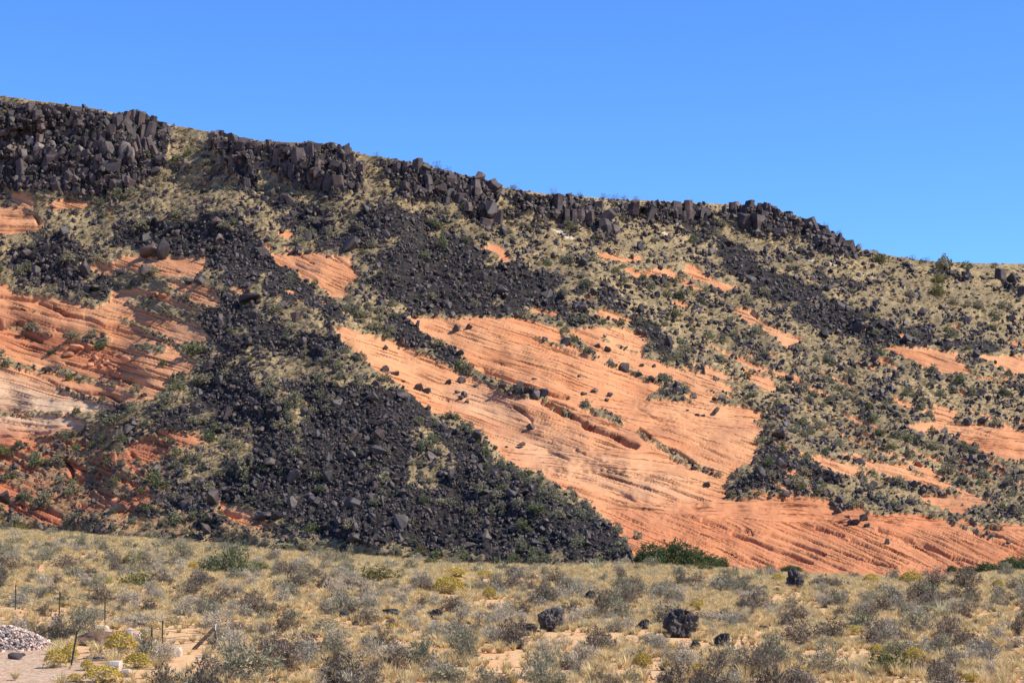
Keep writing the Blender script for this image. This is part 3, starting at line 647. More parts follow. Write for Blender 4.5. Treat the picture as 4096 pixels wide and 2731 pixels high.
L_straw = leaf_mat('straw_blades', (0.56, 0.43, 0.205), (0.82, 0.68, 0.370), ((0.0, (0.72, 0.70, 0.66)), (0.7, (1.0, 0.98, 0.95)), (1.0, (1.12, 1.1, 1.12))), 0.3)
L_hillstraw = leaf_mat('hill_straw_blades', (0.30, 0.23, 0.120), (0.56, 0.44, 0.245), ((0.0, (0.55, 0.58, 0.55)), (0.5, (0.9, 0.88, 0.85)), (1.0, (1.15, 1.1, 1.05))))
L_palegreen = leaf_mat('pale_green_blades', (0.34, 0.335, 0.20), (0.58, 0.56, 0.37))
L_yellow = leaf_mat('yellow_flowers', (0.44, 0.32, 0.06), (0.66, 0.52, 0.13), ((0.0, (0.85, 0.85, 0.8)), (1.0, (1.1, 1.05, 1.0))))
L_olive = leaf_mat('olive_leaves', (0.14, 0.13, 0.045), (0.28, 0.26, 0.10))
L_yucca = leaf_mat('yucca_blades', (0.20, 0.24, 0.07), (0.40, 0.42, 0.16))
T_dark = leaf_mat('dark_twigs', (0.09, 0.072, 0.06), (0.18, 0.15, 0.125), transl=0.0)
T_grey = leaf_mat('grey_twigs', (0.20, 0.17, 0.145), (0.36, 0.32, 0.28), transl=0.0)
T_straw = leaf_mat('dry_stems', (0.30, 0.22, 0.13), (0.48, 0.38, 0.24), transl=0.0)

# ------------------------------------------------------------------ helpers for objects
def tag(o, label=None, cat=None, group=None, kind=None):
    if label: o['label'] = label
    if cat: o['category'] = cat
    if group: o['group'] = group
    if kind: o['kind'] = kind
    return o
def obj(name, me, parent=None, loc=None, rot=None, scale=None):
    o = bpy.data.objects.new(name, me); COL.objects.link(o)
    if parent is not None: o.parent = parent
    if loc is not None: o.location = loc
    if rot is not None: o.rotation_euler = rot
    if scale is not None: o.scale = scale
    return o
def mesh_from(name, V, Fs, mats, mi=None, smooth=False):
    me = bpy.data.meshes.new(name); me.from_pydata([tuple(v) for v in V], [], [tuple(f) for f in Fs])
    for m in mats: me.materials.append(m)
    if mi is not None: me.polygons.foreach_set('material_index', np.asarray(mi, np.int32))
    if smooth: me.polygons.foreach_set('use_smooth', np.full(len(me.polygons), True))
    me.update(); return me

# the hillside
me = grid_mesh('hillside', allP, M_hill)
masks = np.stack([ext(vs), np.maximum(ext(vt), ext(vc) * 0.95), ext(samp(RED, PXg, PYg)), np.ones(ext(vs).shape)], -1)
tints = np.stack([ext(np.clip(samp(PALE, PXg, PYg) + 0.6 * samp(PALE2, PXg, PYg), 0, 1)), ext(samp(VARN, wx, wy)), ext(samp(LOWR, PXg, PYg)), np.ones(ext(vs).shape)], -1)
masks[-7:, :, 0:2] = 0
add_attr(me, 'masks', masks, 4); add_attr(me, 'tints', tints, 4)
add_attr(me, 'bed', np.stack([ext(vbed_n), ext(PXg), ext(vbed_n * 0)], -1), 3)
add_attr(me, 'white', ext(samp(WHITE, wx, wy)), 1)
hill = obj('hillside', me); tag(hill, kind='structure')

# the flat in front
def field_Y(px, py):
    b = base_y(px); d0 = base_d(px)
    return 1.0 / (1 / 75.0 + (py - 2731.0) * (1 / 75.0 - 1 / d0) / (2731.0 - b))
def field_relief(X, Y):
    return 0.16 * fbm(X / 9.0, Y / 14.0, 51, 3) + 0.35 * fbm(X / 45.0, Y / 45.0, 52, 2) * sstep(60, 100, Y)
fcols = np.arange(-1580, 5700, 10.0)
pys = np.concatenate([np.linspace(-14, 560, 190), np.array([620, 720, 860, 1050, 1300, 1700, 2300, 3200])])   # below the foot line
FPX = np.repeat(fcols[None], len(pys), 0)
FPY = base_y(FPX) + pys[:, None]
FY = field_Y(FPX, FPY); fx_, fz_ = ray(FPX, FPY)
FP = np.stack([fx_ * FY, FY, fz_ * FY + CAMZ], -1)
FP[..., 2] += field_relief(FP[..., 0], FP[..., 1])
near = FP[-1].copy(); far_b = near.copy()
near[:, 1] = -120; near[:, 0] *= 25; far_b[:, 1] = -240; far_b[:, 0] *= 60; far_b[:, 2] = -3.4
FP = np.concatenate([FP, near[None], far_b[None]], 0)
FPX = np.concatenate([FPX, FPX[-1:], FPX[-1:]], 0); FPY = np.concatenate([FPY, FPY[-1:] + 500, FPY[-1:] + 1000], 0)
FP = FP[::-1]
me = grid_mesh('desert_flat', FP, M_field)
gm = np.array(cps('K', [(-900,1050),(100,1060),(420,1010),(560,1120),(800,1170),(1000,1400),(1000,2400),(-900,2400)]))
def inpoly(px, py, poly):
    ins = np.zeros(px.shape, bool); n = len(poly)
    for i in range(n):
        xa, ya = poly[i]; xb, yb = poly[(i + 1) % n]
        if ya == yb: continue
        ins ^= ((ya > py) != (yb > py)) & (px < (xb - xa) * (py - ya) / (yb - ya) + xa)
    return ins
FPXr, FPYr = FPX[::-1], FPY[::-1]
add_attr(me, 'gravel', inpoly(FPXr + 18 * fbm(FPXr / 40, FPYr / 20, 61, 2), FPYr + 10 * fbm(FPXr / 40, FPYr / 20, 62, 2), gm).astype(float), 1)
field = obj('desert_flat', me); tag(field, kind='structure')
# far ground to the horizon on every side
me = bpy.data.meshes.new('ground')
R = 6000
me.from_pydata([(-R, -R, -3.2), (R, -R, -3.2), (R, R, -3.2), (-R, R, -3.2)], [], [(0, 1, 2, 3)]); me.materials.append(M_field)
tag(obj('ground', me), kind='structure')

# surface sampling -----------------------------------------------------------
Nm = normals(Pm)
def on_hill(px, py):
    """world point + normal of the hillside under photo pixel(s)"""
    px = np.atleast_1d(np.asarray(px, float)); py = np.atleast_1d(np.asarray(py, float))
    ci = np.clip(np.interp(px, cols, np.arange(len(cols))), 0, len(cols) - 1.001)
    t = (py - base_y(px)) / (ridge_y(px) - base_y(px))
    ri = np.clip(t * (NR - 1), 0, NR - 1.001)
    a = ri.astype(int); b = ci.astype(int); fa = (ri - a)[:, None]; fb = (ci - b)[:, None]
    def bl(M): return (M[a, b] * (1 - fb) + M[a, b + 1] * fb) * (1 - fa) + (M[a + 1, b] * (1 - fb) + M[a + 1, b + 1] * fb) * fa
    return bl(Pm), bl(Nm)
def on_field(px, py):
    px = np.atleast_1d(np.asarray(px, float)); py = np.atleast_1d(np.asarray(py, float))
    Y = field_Y(px, py); a, b = ray(px, py)
    P = np.stack([a * Y, Y, b * Y + CAMZ], -1)
    P[:, 2] += field_relief(P[:, 0], P[:, 1])
    return P, np.repeat([[0, 0, 1.0]], len(px), 0)
def place(px, py):
    px = np.atleast_1d(np.asarray(px, float)); py = np.atleast_1d(np.asarray(py, float))
    h = py < base_y(px)
    P1, N1 = on_hill(px, py); P2, N2 = on_field(px, py)
    return np.where(h[:, None], P1, P2), np.where(h[:, None], N1, N2)

# ------------------------------------------------------------------ rock shapes
def hull_rock(name, seed, mat, npts=15, sx=1, sy=0.9, sz=0.75, bevel=0.035, box=0.5):
    r = random.Random(seed)
    bm = bmesh.new()
    for i in range(npts):
        v = Vector((r.gauss(0, 1), r.gauss(0, 1), r.gauss(0, 1))); v.normalize()
        m = max(abs(v.x), abs(v.y), abs(v.z)); v = v * (box / m + (1 - box)) * r.uniform(0.82, 1.0)
        bm.verts.new((v.x * sx * 0.5, v.y * sy * 0.5, v.z * sz * 0.5))
    g = bmesh.ops.convex_hull(bm, input=list(bm.verts))
    kill = [e for e in g['geom_interior'] + g['geom_unused'] if isinstance(e, bmesh.types.BMVert)]
    bmesh.ops.delete(bm, geom=list(set(kill)), context='VERTS')
    bmesh.ops.dissolve_limit(bm, angle_limit=math.radians(14), verts=bm.verts, edges=bm.edges)
    if bevel:
        bmesh.ops.bevel(bm, geom=list(bm.edges), offset=bevel, segments=1, profile=0.5, affect='EDGES', clamp_overlap=True)
    me = bpy.data.meshes.new(name); bm.to_mesh(me); bm.free()
    me.materials.append(mat); return me
def prism_rock(name, seed, mat, sides, sx, sy, sz, jit=0.10, bevel=0.03):
    r = random.Random(seed); bm = bmesh.new(); rings = []
    ang = [2 * math.pi * (i + r.uniform(-.22, .22)) / sides + (math.pi / 4 if sides == 4 else 0) for i in range(sides)]
    rad = [0.5 * r.uniform(.85, 1.1) * (1.3 if sides == 4 else 1.0) for _ in range(sides)]
    for k, z in enumerate((-.5, r.uniform(-.15, .2), .5)):
        dx, dy = r.gauss(0, jit * .5), r.gauss(0, jit * .5); f = (1.0, r.uniform(.92, 1.08), r.uniform(.72, .95))[k]
        rings.append([bm.verts.new(((math.cos(a) * q * f + dx) * sx, (math.sin(a) * q * f + dy) * sy, (z + (r.uniform(-jit, jit) if k != 1 else 0)) * sz)) for a, q in zip(ang, rad)])
    for a, b in zip(rings[:-1], rings[1:]):
        for i in range(sides): bm.faces.new((a[i], a[(i + 1) % sides], b[(i + 1) % sides], b[i]))
    bm.faces.new(rings[0][::-1]); bm.faces.new(rings[-1])
    bmesh.ops.recalc_face_normals(bm, faces=bm.faces)
    bmesh.ops.bevel(bm, geom=list(bm.edges), offset=bevel * min(sx, sz), segments=1, profile=0.5, affect='EDGES', clamp_overlap=True)
    me = bpy.data.meshes.new(name); bm.to_mesh(me); bm.free(); me.materials.append(mat); return me
BOULD = [hull_rock('basalt_boulder', 100 + i, M_basalt, 10 + i % 6, 1, 0.65 + 0.3 * ((i * 7) % 5) / 4, 0.55 + 0.4 * ((i * 3) % 4) / 3, 0.03, 0.35 + 0.4 * (i % 3) / 2) for i in range(14)]
COLUMN = [prism_rock('basalt_block', 200 + i, M_cliff, (5, 6, 4, 5)[i % 4], 0.8, 0.8, 1.3 + 0.3 * (i % 3), 0.12) for i in range(8)]
COLPALE = [hull_rock('pale_block', 230 + i, M_cliff_pale, 14, 0.9, 0.8, 1.2, 0.06, 0.4) for i in range(4)]
SANDR = [hull_rock('sandstone_block', 250 + i, M_sandrock, 14, 1, 0.8, 0.5, 0.04, 0.7) for i in range(5)]
PALER = [prism_rock('pale_slab', 270 + i, M_palerock, 4, 1, 0.6, 0.35, 0.07) for i in range(4)]
COB = [hull_rock('cobble', 290 + i, M_cobble, 22, 1, 0.85, 0.7, 0.05, 0.15) for i in range(5)]

def lava_mesh(name, seed, mat, sx=1, sy=0.8, sz=0.8, jag=0.30):
    bm = bmesh.new(); bmesh.ops.create_icosphere(bm, subdivisions=5, radius=0.5)
    o = Vector((seed * 3.1, seed * 1.7, seed * 0.9)); r = random.Random(seed)
    pl = []
    for _ in range(13):
        nv = Vector((r.gauss(0, 1), r.gauss(0, 1), r.gauss(0, 1))).normalized(); pl.append((nv, r.uniform(.62, .95)))
    for v in bm.verts:
        p = v.co.copy()
        n1 = mnoise.noise(p * 2.2 + o); n2 = mnoise.noise(p * 5.5 + o * 2); n3 = mnoise.noise(p * 12 + o * 3)
        c = mnoise.cell(p * 4.0 + o)
        n4 = mnoise.noise(p * 24 + o)
        k = 1 + jag * (0.9 * n1 + 0.9 * (0.35 - abs(n2) * 1.4) + 0.45 * (0.25 - abs(n3)) + 0.08 * n4) + 0.12 * jag * c
        u = p.normalized(); fac = min([1.25] + [d_ / u.dot(nv) for nv, d_ in pl if u.dot(nv) > .2])
        k *= .8 * fac + .2
        v.co = Vector((p.x * sx * k, p.y * sy * k, p.z * sz * k))
    me = bpy.data.meshes.new(name); bm.to_mesh(me); bm.free(); me.materials.append(mat); return me

# ------------------------------------------------------------------ plants
def dome_pt(r, w=1, h=0.8, rmin=0.6, lumps=None):
    while True:
        v = np.array([r.gauss(0, 1), r.gauss(0, 1), r.gauss(0, 1)]); v /= np.linalg.norm(v)
        if v[2] > -0.12: break
    k = r.uniform(rmin, 1.0)
    if lumps is not None:
        k *= 0.72 + 0.38 * max(0.0, max(float(np.dot(v, L)) ** 7 if np.dot(v, L) > 0 else 0 for L in lumps))
    return np.array([v[0] * w / 2 * k, v[1] * w / 2 * k, max(0.01, v[2]) * h * k + 0.03 * h])
def shrub_mesh(name, seed, mats, w=1.0, h=0.75, leaves=700, twigs=160, leaf=0.045, tw=0.010, rmin=0.55, upright=0.0, lumps=9, flowers=0, aspect=1.6):
    r = random.Random(seed)
    L = []
    for i in range(lumps):
        v = np.array([r.gauss(0, 1), r.gauss(0, 1), abs(r.gauss(0, 0.8))]); L.append(v / np.linalg.norm(v))
    V = []; Fc = []; MI = []
    def tri(a, b, c, m):
        n = len(V); V.extend((a, b, c)); Fc.append((n, n + 1, n + 2)); MI.append(m)
    for i in range(twigs):
        p = dome_pt(r, w, h, 0.8, L)
        b = np.array([r.gauss(0, 0.05) * w, r.gauss(0, 0.05) * w, 0.0])
        mid = b * 0.5 + p * 0.5 + np.array([r.gauss(0, .04), r.gauss(0, .04), r.uniform(-.02, .06)]) * w
        s = np.array([r.gauss(0, 1), r.gauss(0, 1), r.gauss(0, .3)]); s /= np.linalg.norm(s); s *= tw
        tri(b - s, b + s, mid, 0); tri(mid - s * .6, mid + s * .6, p, 0)
    clumps = [dome_pt(r, w, h, rmin, L) for _ in range(max(20, leaves // 9))]
    for i in range(leaves):
        c = clumps[r.randrange(len(clumps))]
        p = c + np.array([r.gauss(0, 0.028), r.gauss(0, 0.028), r.gauss(0, 0.025)]) * w
        p[2] = max(p[2], 0.01)
        d = np.array([r.gauss(0, 1), r.gauss(0, 1), r.gauss(0, 1) + upright]); d = d / np.linalg.norm(d) + 0.5 * c / (np.linalg.norm(c) + .01)
        d /= np.linalg.norm(d)
        s = np.cross(d, np.array([r.gauss(0, 1), r.gauss(0, 1), r.gauss(0, 1)])); s /= np.linalg.norm(s) + 1e-6
        l = leaf * r.uniform(0.6, 1.5)
        tri(p - s * l / aspect / 2, p + s * l / aspect / 2, p + d * l, 1)
    return mesh_from(name, V, Fc, mats, MI)
def tuft_mesh(name, seed, mat, n=90, h=1.0, spread=0.55, bw=0.022, base=0.10, curve=0.25):
    r = random.Random(seed); V = []; Fc = []
    for i in range(n):
        a = r.uniform(0, 2 * math.pi); q = r.random() ** 0.6 * spread
        b = np.array([math.cos(a) * base * r.random(), math.sin(a) * base * r.random(), 0])
        hh = h * r.uniform(0.5, 1.0) * (1 - 0.35 * q)
        tip = b + np.array([math.cos(a) * q, math.sin(a) * q, hh])
        mid = b * 0.5 + tip * 0.5 + np.array([-math.cos(a), -math.sin(a), 0.6]) * curve * q * 0.4
        s = np.array([-math.sin(a + r.gauss(0, .8)), math.cos(a + r.gauss(0, .8)), 0]) * bw
        k = len(V); V.extend((b - s, b + s, mid + s * .7, mid - s * .7, tip)); Fc.extend(((k, k + 1, k + 2, k + 3), (k + 3, k + 2, k + 4)))
    return mesh_from(name, V, Fc, [mat])
def branchy_mesh(name, seed, mat, h=1.0, depth=5, r0=0.035, spread=0.6, trunks=3):
    r = random.Random(seed); V = []; Fc = []
    def seg(a, b, ra, rb):
        d = (b - a); d = d / (np.linalg.norm(d) + 1e-9)
        u = np.cross(d, [0.3, 0.5, 0.8]); u /= np.linalg.norm(u); w = np.cross(d, u)
        k = len(V)
        for c, rad in ((a, ra), (b, rb)):
            for j in range(4):
                an = j * math.pi / 2; V.append(c + (u * math.cos(an) + w * math.sin(an)) * rad)
        for j in range(4): Fc.append((k + j, k + (j + 1) % 4, k + 4 + (j + 1) % 4, k + 4 + j))
    def grow(p, d, l, rad, dep):
        q = p + d * l; seg(p, q, rad, rad * .7)
        if dep == 0: return
        for j in range(2 if r.random() < .75 else 3):
            nd = d + np.array([r.gauss(0, spread), r.gauss(0, spread), r.gauss(0.12, spread * .6)]); nd /= np.linalg.norm(nd)
            grow(q, nd, l * r.uniform(.68, .9), rad * .68, dep - 1)
    for i in range(trunks):
        d = np.array([r.gauss(0, .5), r.gauss(0, .5), 1.0]); d /= np.linalg.norm(d)
        grow(np.zeros(3), d, h * 0.26, r0, depth)
    return mesh_from(name, V, Fc, [mat])

HS = [shrub_mesh('hill_shrub', 300 + i, [T_dark, L_sage], 1.0, 0.66 + .08 * (i % 3), 800, 60, 0.085, 0.010, lumps=7) for i in range(5)]
HG = [shrub_mesh('green_shrub', 320 + i, [T_dark, L_green], 1.0, 0.70, 800, 50, 0.085, 0.010, lumps=7) for i in range(3)]
BR = [shrub_mesh('brown_shrub', 340 + i, [T_dark, L_brown], 1.0, 0.70 + .06 * (i % 3), 1300, 260, 0.062, 0.008, 0.40, lumps=11, aspect=2.4, upright=.5) for i in range(6)]
GR = [shrub_mesh('grey_shrub', 360 + i, [T_grey, L_grey], 1.0, 0.60 + .06 * (i % 3), 1100, 320, 0.062, 0.007, 0.45, lumps=10, aspect=3.0, upright=.6) for i in range(5)]
SG = [shrub_mesh('sage_shrub', 380 + i, [T_grey, L_sage], 1.0, 0.66, 1200, 220, 0.062, 0.007, 0.45, lumps=9, upright=0.7, aspect=2.4) for i in range(5)]
OL = [shrub_mesh('olive_bush', 400 + i, [T_dark, L_olive], 1.0, 0.55, 2000, 120, 0.050, 0.006, 0.45, lumps=10) for i in range(3)]
DG = [shrub_mesh('dark_green_bush', 410 + i, [T_dark, L_green], 1.0, 0.6, 2600, 160, 0.045, 0.006, 0.40, lumps=12) for i in range(3)]
OK_ = [shrub_mesh('oak_thicket_bush', 420 + i, [T_dark, L_oak], 1.0, 0.60, 4200, 80, 0.038, 0.005, 0.55, lumps=16, aspect=1.2) for i in range(4)]
TF = [tuft_mesh('grass_tuft', 440 + i, L_straw, 70, 0.8, 0.55, 0.020) for i in range(5)]
TH_ = [tuft_mesh('hill_tuft', 445 + i, L_hillstraw, 60, 0.7, 0.6, 0.026) for i in range(4)]
TP = [tuft_mesh('pale_tuft', 450 + i, L_palegreen, 90, 0.9, 0.5, 0.016) for i in range(4)]
YU = [tuft_mesh('yucca', 460 + i, L_yucca, 70, 0.75, 0.75, 0.028, 0.06, 0.0) for i in range(2)]
RB = [shrub_mesh('rabbitbrush', 470 + i, [T_straw, L_olive], 1.0, 0.62, 650, 260, 0.05, 0.007, 0.4, upright=1.0, lumps=6, aspect=3) for i in range(3)]
def flower_mesh(seed):
    r = random.Random(seed); V = []; Fc = []
    L = []
    for i in range(6):
        v = np.array([r.gauss(0, 1), r.gauss(0, 1), abs(r.gauss(0, 0.8))]); L.append(v / np.linalg.norm(v))
    for i in range(1700):
        p = dome_pt(r, 1.06, 0.68, 0.86, None)
        if p[2] < 0.26 and r.random() < 0.8: continue
        s = 0.052 * r.uniform(.6, 1.4); d1 = np.array([r.gauss(0, 1) for _ in range(3)]); d1 /= np.linalg.norm(d1); d2 = np.cross(d1, [r.gauss(0, 1) for _ in range(3)]); d2 /= np.linalg.norm(d2)
        k = len(V); V.extend((p, p + d1 * s, p + d2 * s)); Fc.append((k, k + 1, k + 2))
    return mesh_from('flower_heads', V, Fc, [L_yellow])
FL = [flower_mesh(480 + i) for i in range(3)]
# ------------------------------------------------------------------ scattering
REG = []      # (object, kind, px, py, size px)
def wsize(px_size, P):      # photo pixels -> metres at that point
    return np.asarray(px_size) * np.asarray(P)[..., 1] / F
def gn_stuff(name, protos, P, rot, scl, idx, label, cat):
    me = bpy.data.meshes.new(name); me.vertices.add(len(P)); me.vertices.foreach_set('co', np.asarray(P, np.float32).reshape(-1))
    add_attr(me, 'rot', np.asarray(rot), 3); add_attr(me, 'scl', np.asarray(scl), 3)
    a = me.attributes.new('idx', 'INT', 'POINT'); a.data.foreach_set('value', np.asarray(idx, np.int32))
    o = obj(name, me)
    ng = bpy.data.node_groups.new(name + '_nodes', 'GeometryNodeTree')
    ng.interface.new_socket('Geometry', in_out='INPUT', socket_type='NodeSocketGeometry')
    ng.interface.new_socket('Geometry', in_out='OUTPUT', socket_type='NodeSocketGeometry')
    N = ng.nodes; L = ng.links
    gi = N.new('NodeGroupInput'); go = N.new('NodeGroupOutput')
    iop = N.new('GeometryNodeInstanceOnPoints'); jn = N.new('GeometryNodeJoinGeometry')
    for p in protos:
        oi = N.new('GeometryNodeObjectInfo'); oi.inputs['Object'].default_value = p; oi.inputs['As Instance'].default_value = True; oi.transform_space = 'ORIGINAL'
        L.new(oi.outputs['Geometry'], jn.inputs[0])
    def at(nm, ty):
        n = N.new('GeometryNodeInputNamedAttribute'); n.data_type = ty; n.inputs['Name'].default_value = nm; return n.outputs[0]
    L.new(gi.outputs[0], iop.inputs['Points']); L.new(jn.outputs[0], iop.inputs['Instance'])
    iop.inputs['Pick Instance'].default_value = True
    L.new(at('idx', 'INT'), iop.inputs['Instance Index']); L.new(at('rot', 'FLOAT_VECTOR'), iop.inputs['Rotation']); L.new(at('scl', 'FLOAT_VECTOR'), iop.inputs['Scale'])
    L.new(iop.outputs[0], go.inputs[0])
    md = o.modifiers.new('scatter', 'NODES'); md.node_group = ng
    tag(o, label, cat, kind='stuff')
    return o

def rand_rot(n, tilt=3.14):
    return np.stack([rng.uniform(-tilt, tilt, n), rng.uniform(-tilt, tilt, n), rng.uniform(0, 6.28, n)], -1)

# ---- basalt rocks -------------------------------------------------------
def in_hill(px, py, m=3): return (py < base_y(px) - 2) & (py > ridge_y(px) + m)
def wmask(m, px, py, s=1.0):
    return samp(m, px + 8 * s * fbm(px / 26, py / 18, 100, 2), py + 7 * s * fbm(px / 24, py / 16, 101, 2))
mt_b = blur(mask_tal, 1.5); mc_b = blur(mask_cliff, 1.5); ms_b = blur(mask_sand, 0.8)
def cand(n, x0=-200, x1=4300, y0=380, y1=2330):
    return rng.uniform(x0, x1, n), rng.uniform(y0, y1, n)
RP = []
def rocks(n, smin, smax, pw, fn):
    px, py = cand(n)
    k = in_hill(px, py)
    px, py = px[k], py[k]
    pr = fn(px, py); k = rng.random(len(px)) < pr
    px, py = px[k], py[k]
    s = smin + (smax - smin) * rng.random(len(px)) ** pw
    RP.append(np.stack([px, py, s], -1))
def dens_t(px, py):
    t = np.maximum(wmask(mt_b, px, py), 0.8 * wmask(mc_b, px, py)); s = wmask(ms_b, px, py)
    return np.clip(t * 1.15, 0, 1) ** 1.6 * (s < 0.5)
def cluster(px, py):
    v = fbm((px - 0.9 * py) / 120, (py + .2 * px) / 60, 71, 3)
    return sstep(-0.25, 0.35, v)
def dens_g(px, py):
    t = wmask(mt_b, px, py); s = wmask(ms_b, px, py)
    right = np.interp(px, [0, 1500, 2200, 3000, 3700, 4300], [0.42, 0.52, 0.78, 0.9, 0.85, 0.75])
    upper = 1 - 0.72 * sstep(3300, 3900, px) * sstep(1320, 1180, py)
    return (s < 0.5) * (1 - t) * np.clip(right * 1.35, 0, 1) * upper * (0.16 + 0.84 * cluster(px, py))
rocks(56000, 9, 20, 1.3, dens_t)
rocks(8500, 18, 40, 1.9, dens_t)
rocks(1300, 34, 66, 2.0, dens_t)
rocks(62000, 6, 17, 1.2, dens_g)
rocks(36000, 13, 32, 1.5, dens_g)
rocks(2400, 26, 50, 2.0, dens_g)
# a few small stones on the bare rock close to the talus edges
near = blur(np.maximum(mask_tal, 0), 7)
rocks(9000, 5, 14, 2.0, lambda x, y: 0.9 * (wmask(ms_b, x, y) > 0.5) * sstep(0.10, 0.5, samp(near, x, y)))
rp = np.concatenate(RP)
order = np.argsort(-rp[:, 2]); rp = rp[order]
# keep big ones apart
keep = []; grid = {}
for i, (x, y, s) in enumerate(rp[:900]):
    if x < 5 or x > 4090: continue
    key = (int(x // 60), int(y // 60)); ok = True
    for a in (-1, 0, 1):
        for b in (-1, 0, 1):
            for j in grid.get((key[0] + a, key[1] + b), ()):
                if math.hypot(rp[j, 0] - x, rp[j, 1] - y) < 0.5 * (s + rp[j, 2]) * 0.95: ok = False
    if ok: keep.append(i); grid.setdefault(key, []).append(i)
    if len(keep) >= 222: break
rest = np.ones(len(rp), bool); rest[np.array(keep)] = False
rest &= ~((np.arange(len(rp)) < 400) & (rp[:, 2] > 30))

def put_rock(px, py, wpx, hpx, protos, name, kind, seed, dpx=None, sink=0.18, tilt=None, spin=None, rxy=0.35, base=True):
    """a rock whose picture size is about wpx x hpx with its foot at py"""
    r = random.Random(seed)
    P, N = place(px, py)
    P = P[0]
    me = protos[seed % len(protos)]
    w = wsize(wpx, P); h = wsize(hpx, P); d = wsize(dpx if dpx else (wpx + hpx) / 2, P)
    dims = np.array([max(v.co[i] for v in me.vertices) - min(v.co[i] for v in me.vertices) for i in range(3)])
    o = obj(name, me)
    o.rotation_mode = 'XYZ'
    o.rotation_euler = (r.uniform(-rxy, rxy), (tilt if tilt is not None else r.uniform(-rxy, rxy)), (spin if spin is not None else r.uniform(0, 6.28)) )
    o.scale = (w / dims[0], d / dims[1], h / dims[2]) if spin is not None else (((w + d) / 2) / dims[0], ((w + d) / 2) / dims[1], h / dims[2])
    o.location = (P[0], P[1] + d * 0.15, P[2] + h * (0.5 - sink))
    REG.append((o, kind, px, py - hpx / 2, math.sqrt(wpx * hpx)))
    return o

BOULD_OBJ = []
for n_, i in enumerate(keep):
    x, y, s = rp[i]
    P, N = on_hill(x, y); P = P[0]; w = wsize(s, P)
    o = obj('basalt_boulder', BOULD[n_ % len(BOULD)])
    o.rotation_euler = (random.uniform(-3, 3), random.uniform(-3, 3), random.uniform(0, 6.28))
    o.scale = (w * random.uniform(1.0, 1.35), w * random.uniform(0.8, 1.1), w * random.uniform(0.8, 1.2))
    o.location = Vector(P) + Vector(N[0]) * w * 0.22
    REG.append((o, 'boulder', x, y, s)); BOULD_OBJ.append(o)
rr = rp[rest]
P, N = on_hill(rr[:, 0], rr[:, 1]); w = wsize(rr[:, 2], P)
scl = w[:, None] * rng.uniform(0.75, 1.3, (len(w), 3))
gn_stuff('basalt_rubble', BOULD_OBJ[:14], P + N * (w * 0.16)[:, None], rand_rot(len(w)), scl, rng.integers(0, 14, len(w)),
         'thousands of smaller black basalt rocks making the rubble on the hillside', 'rubble')

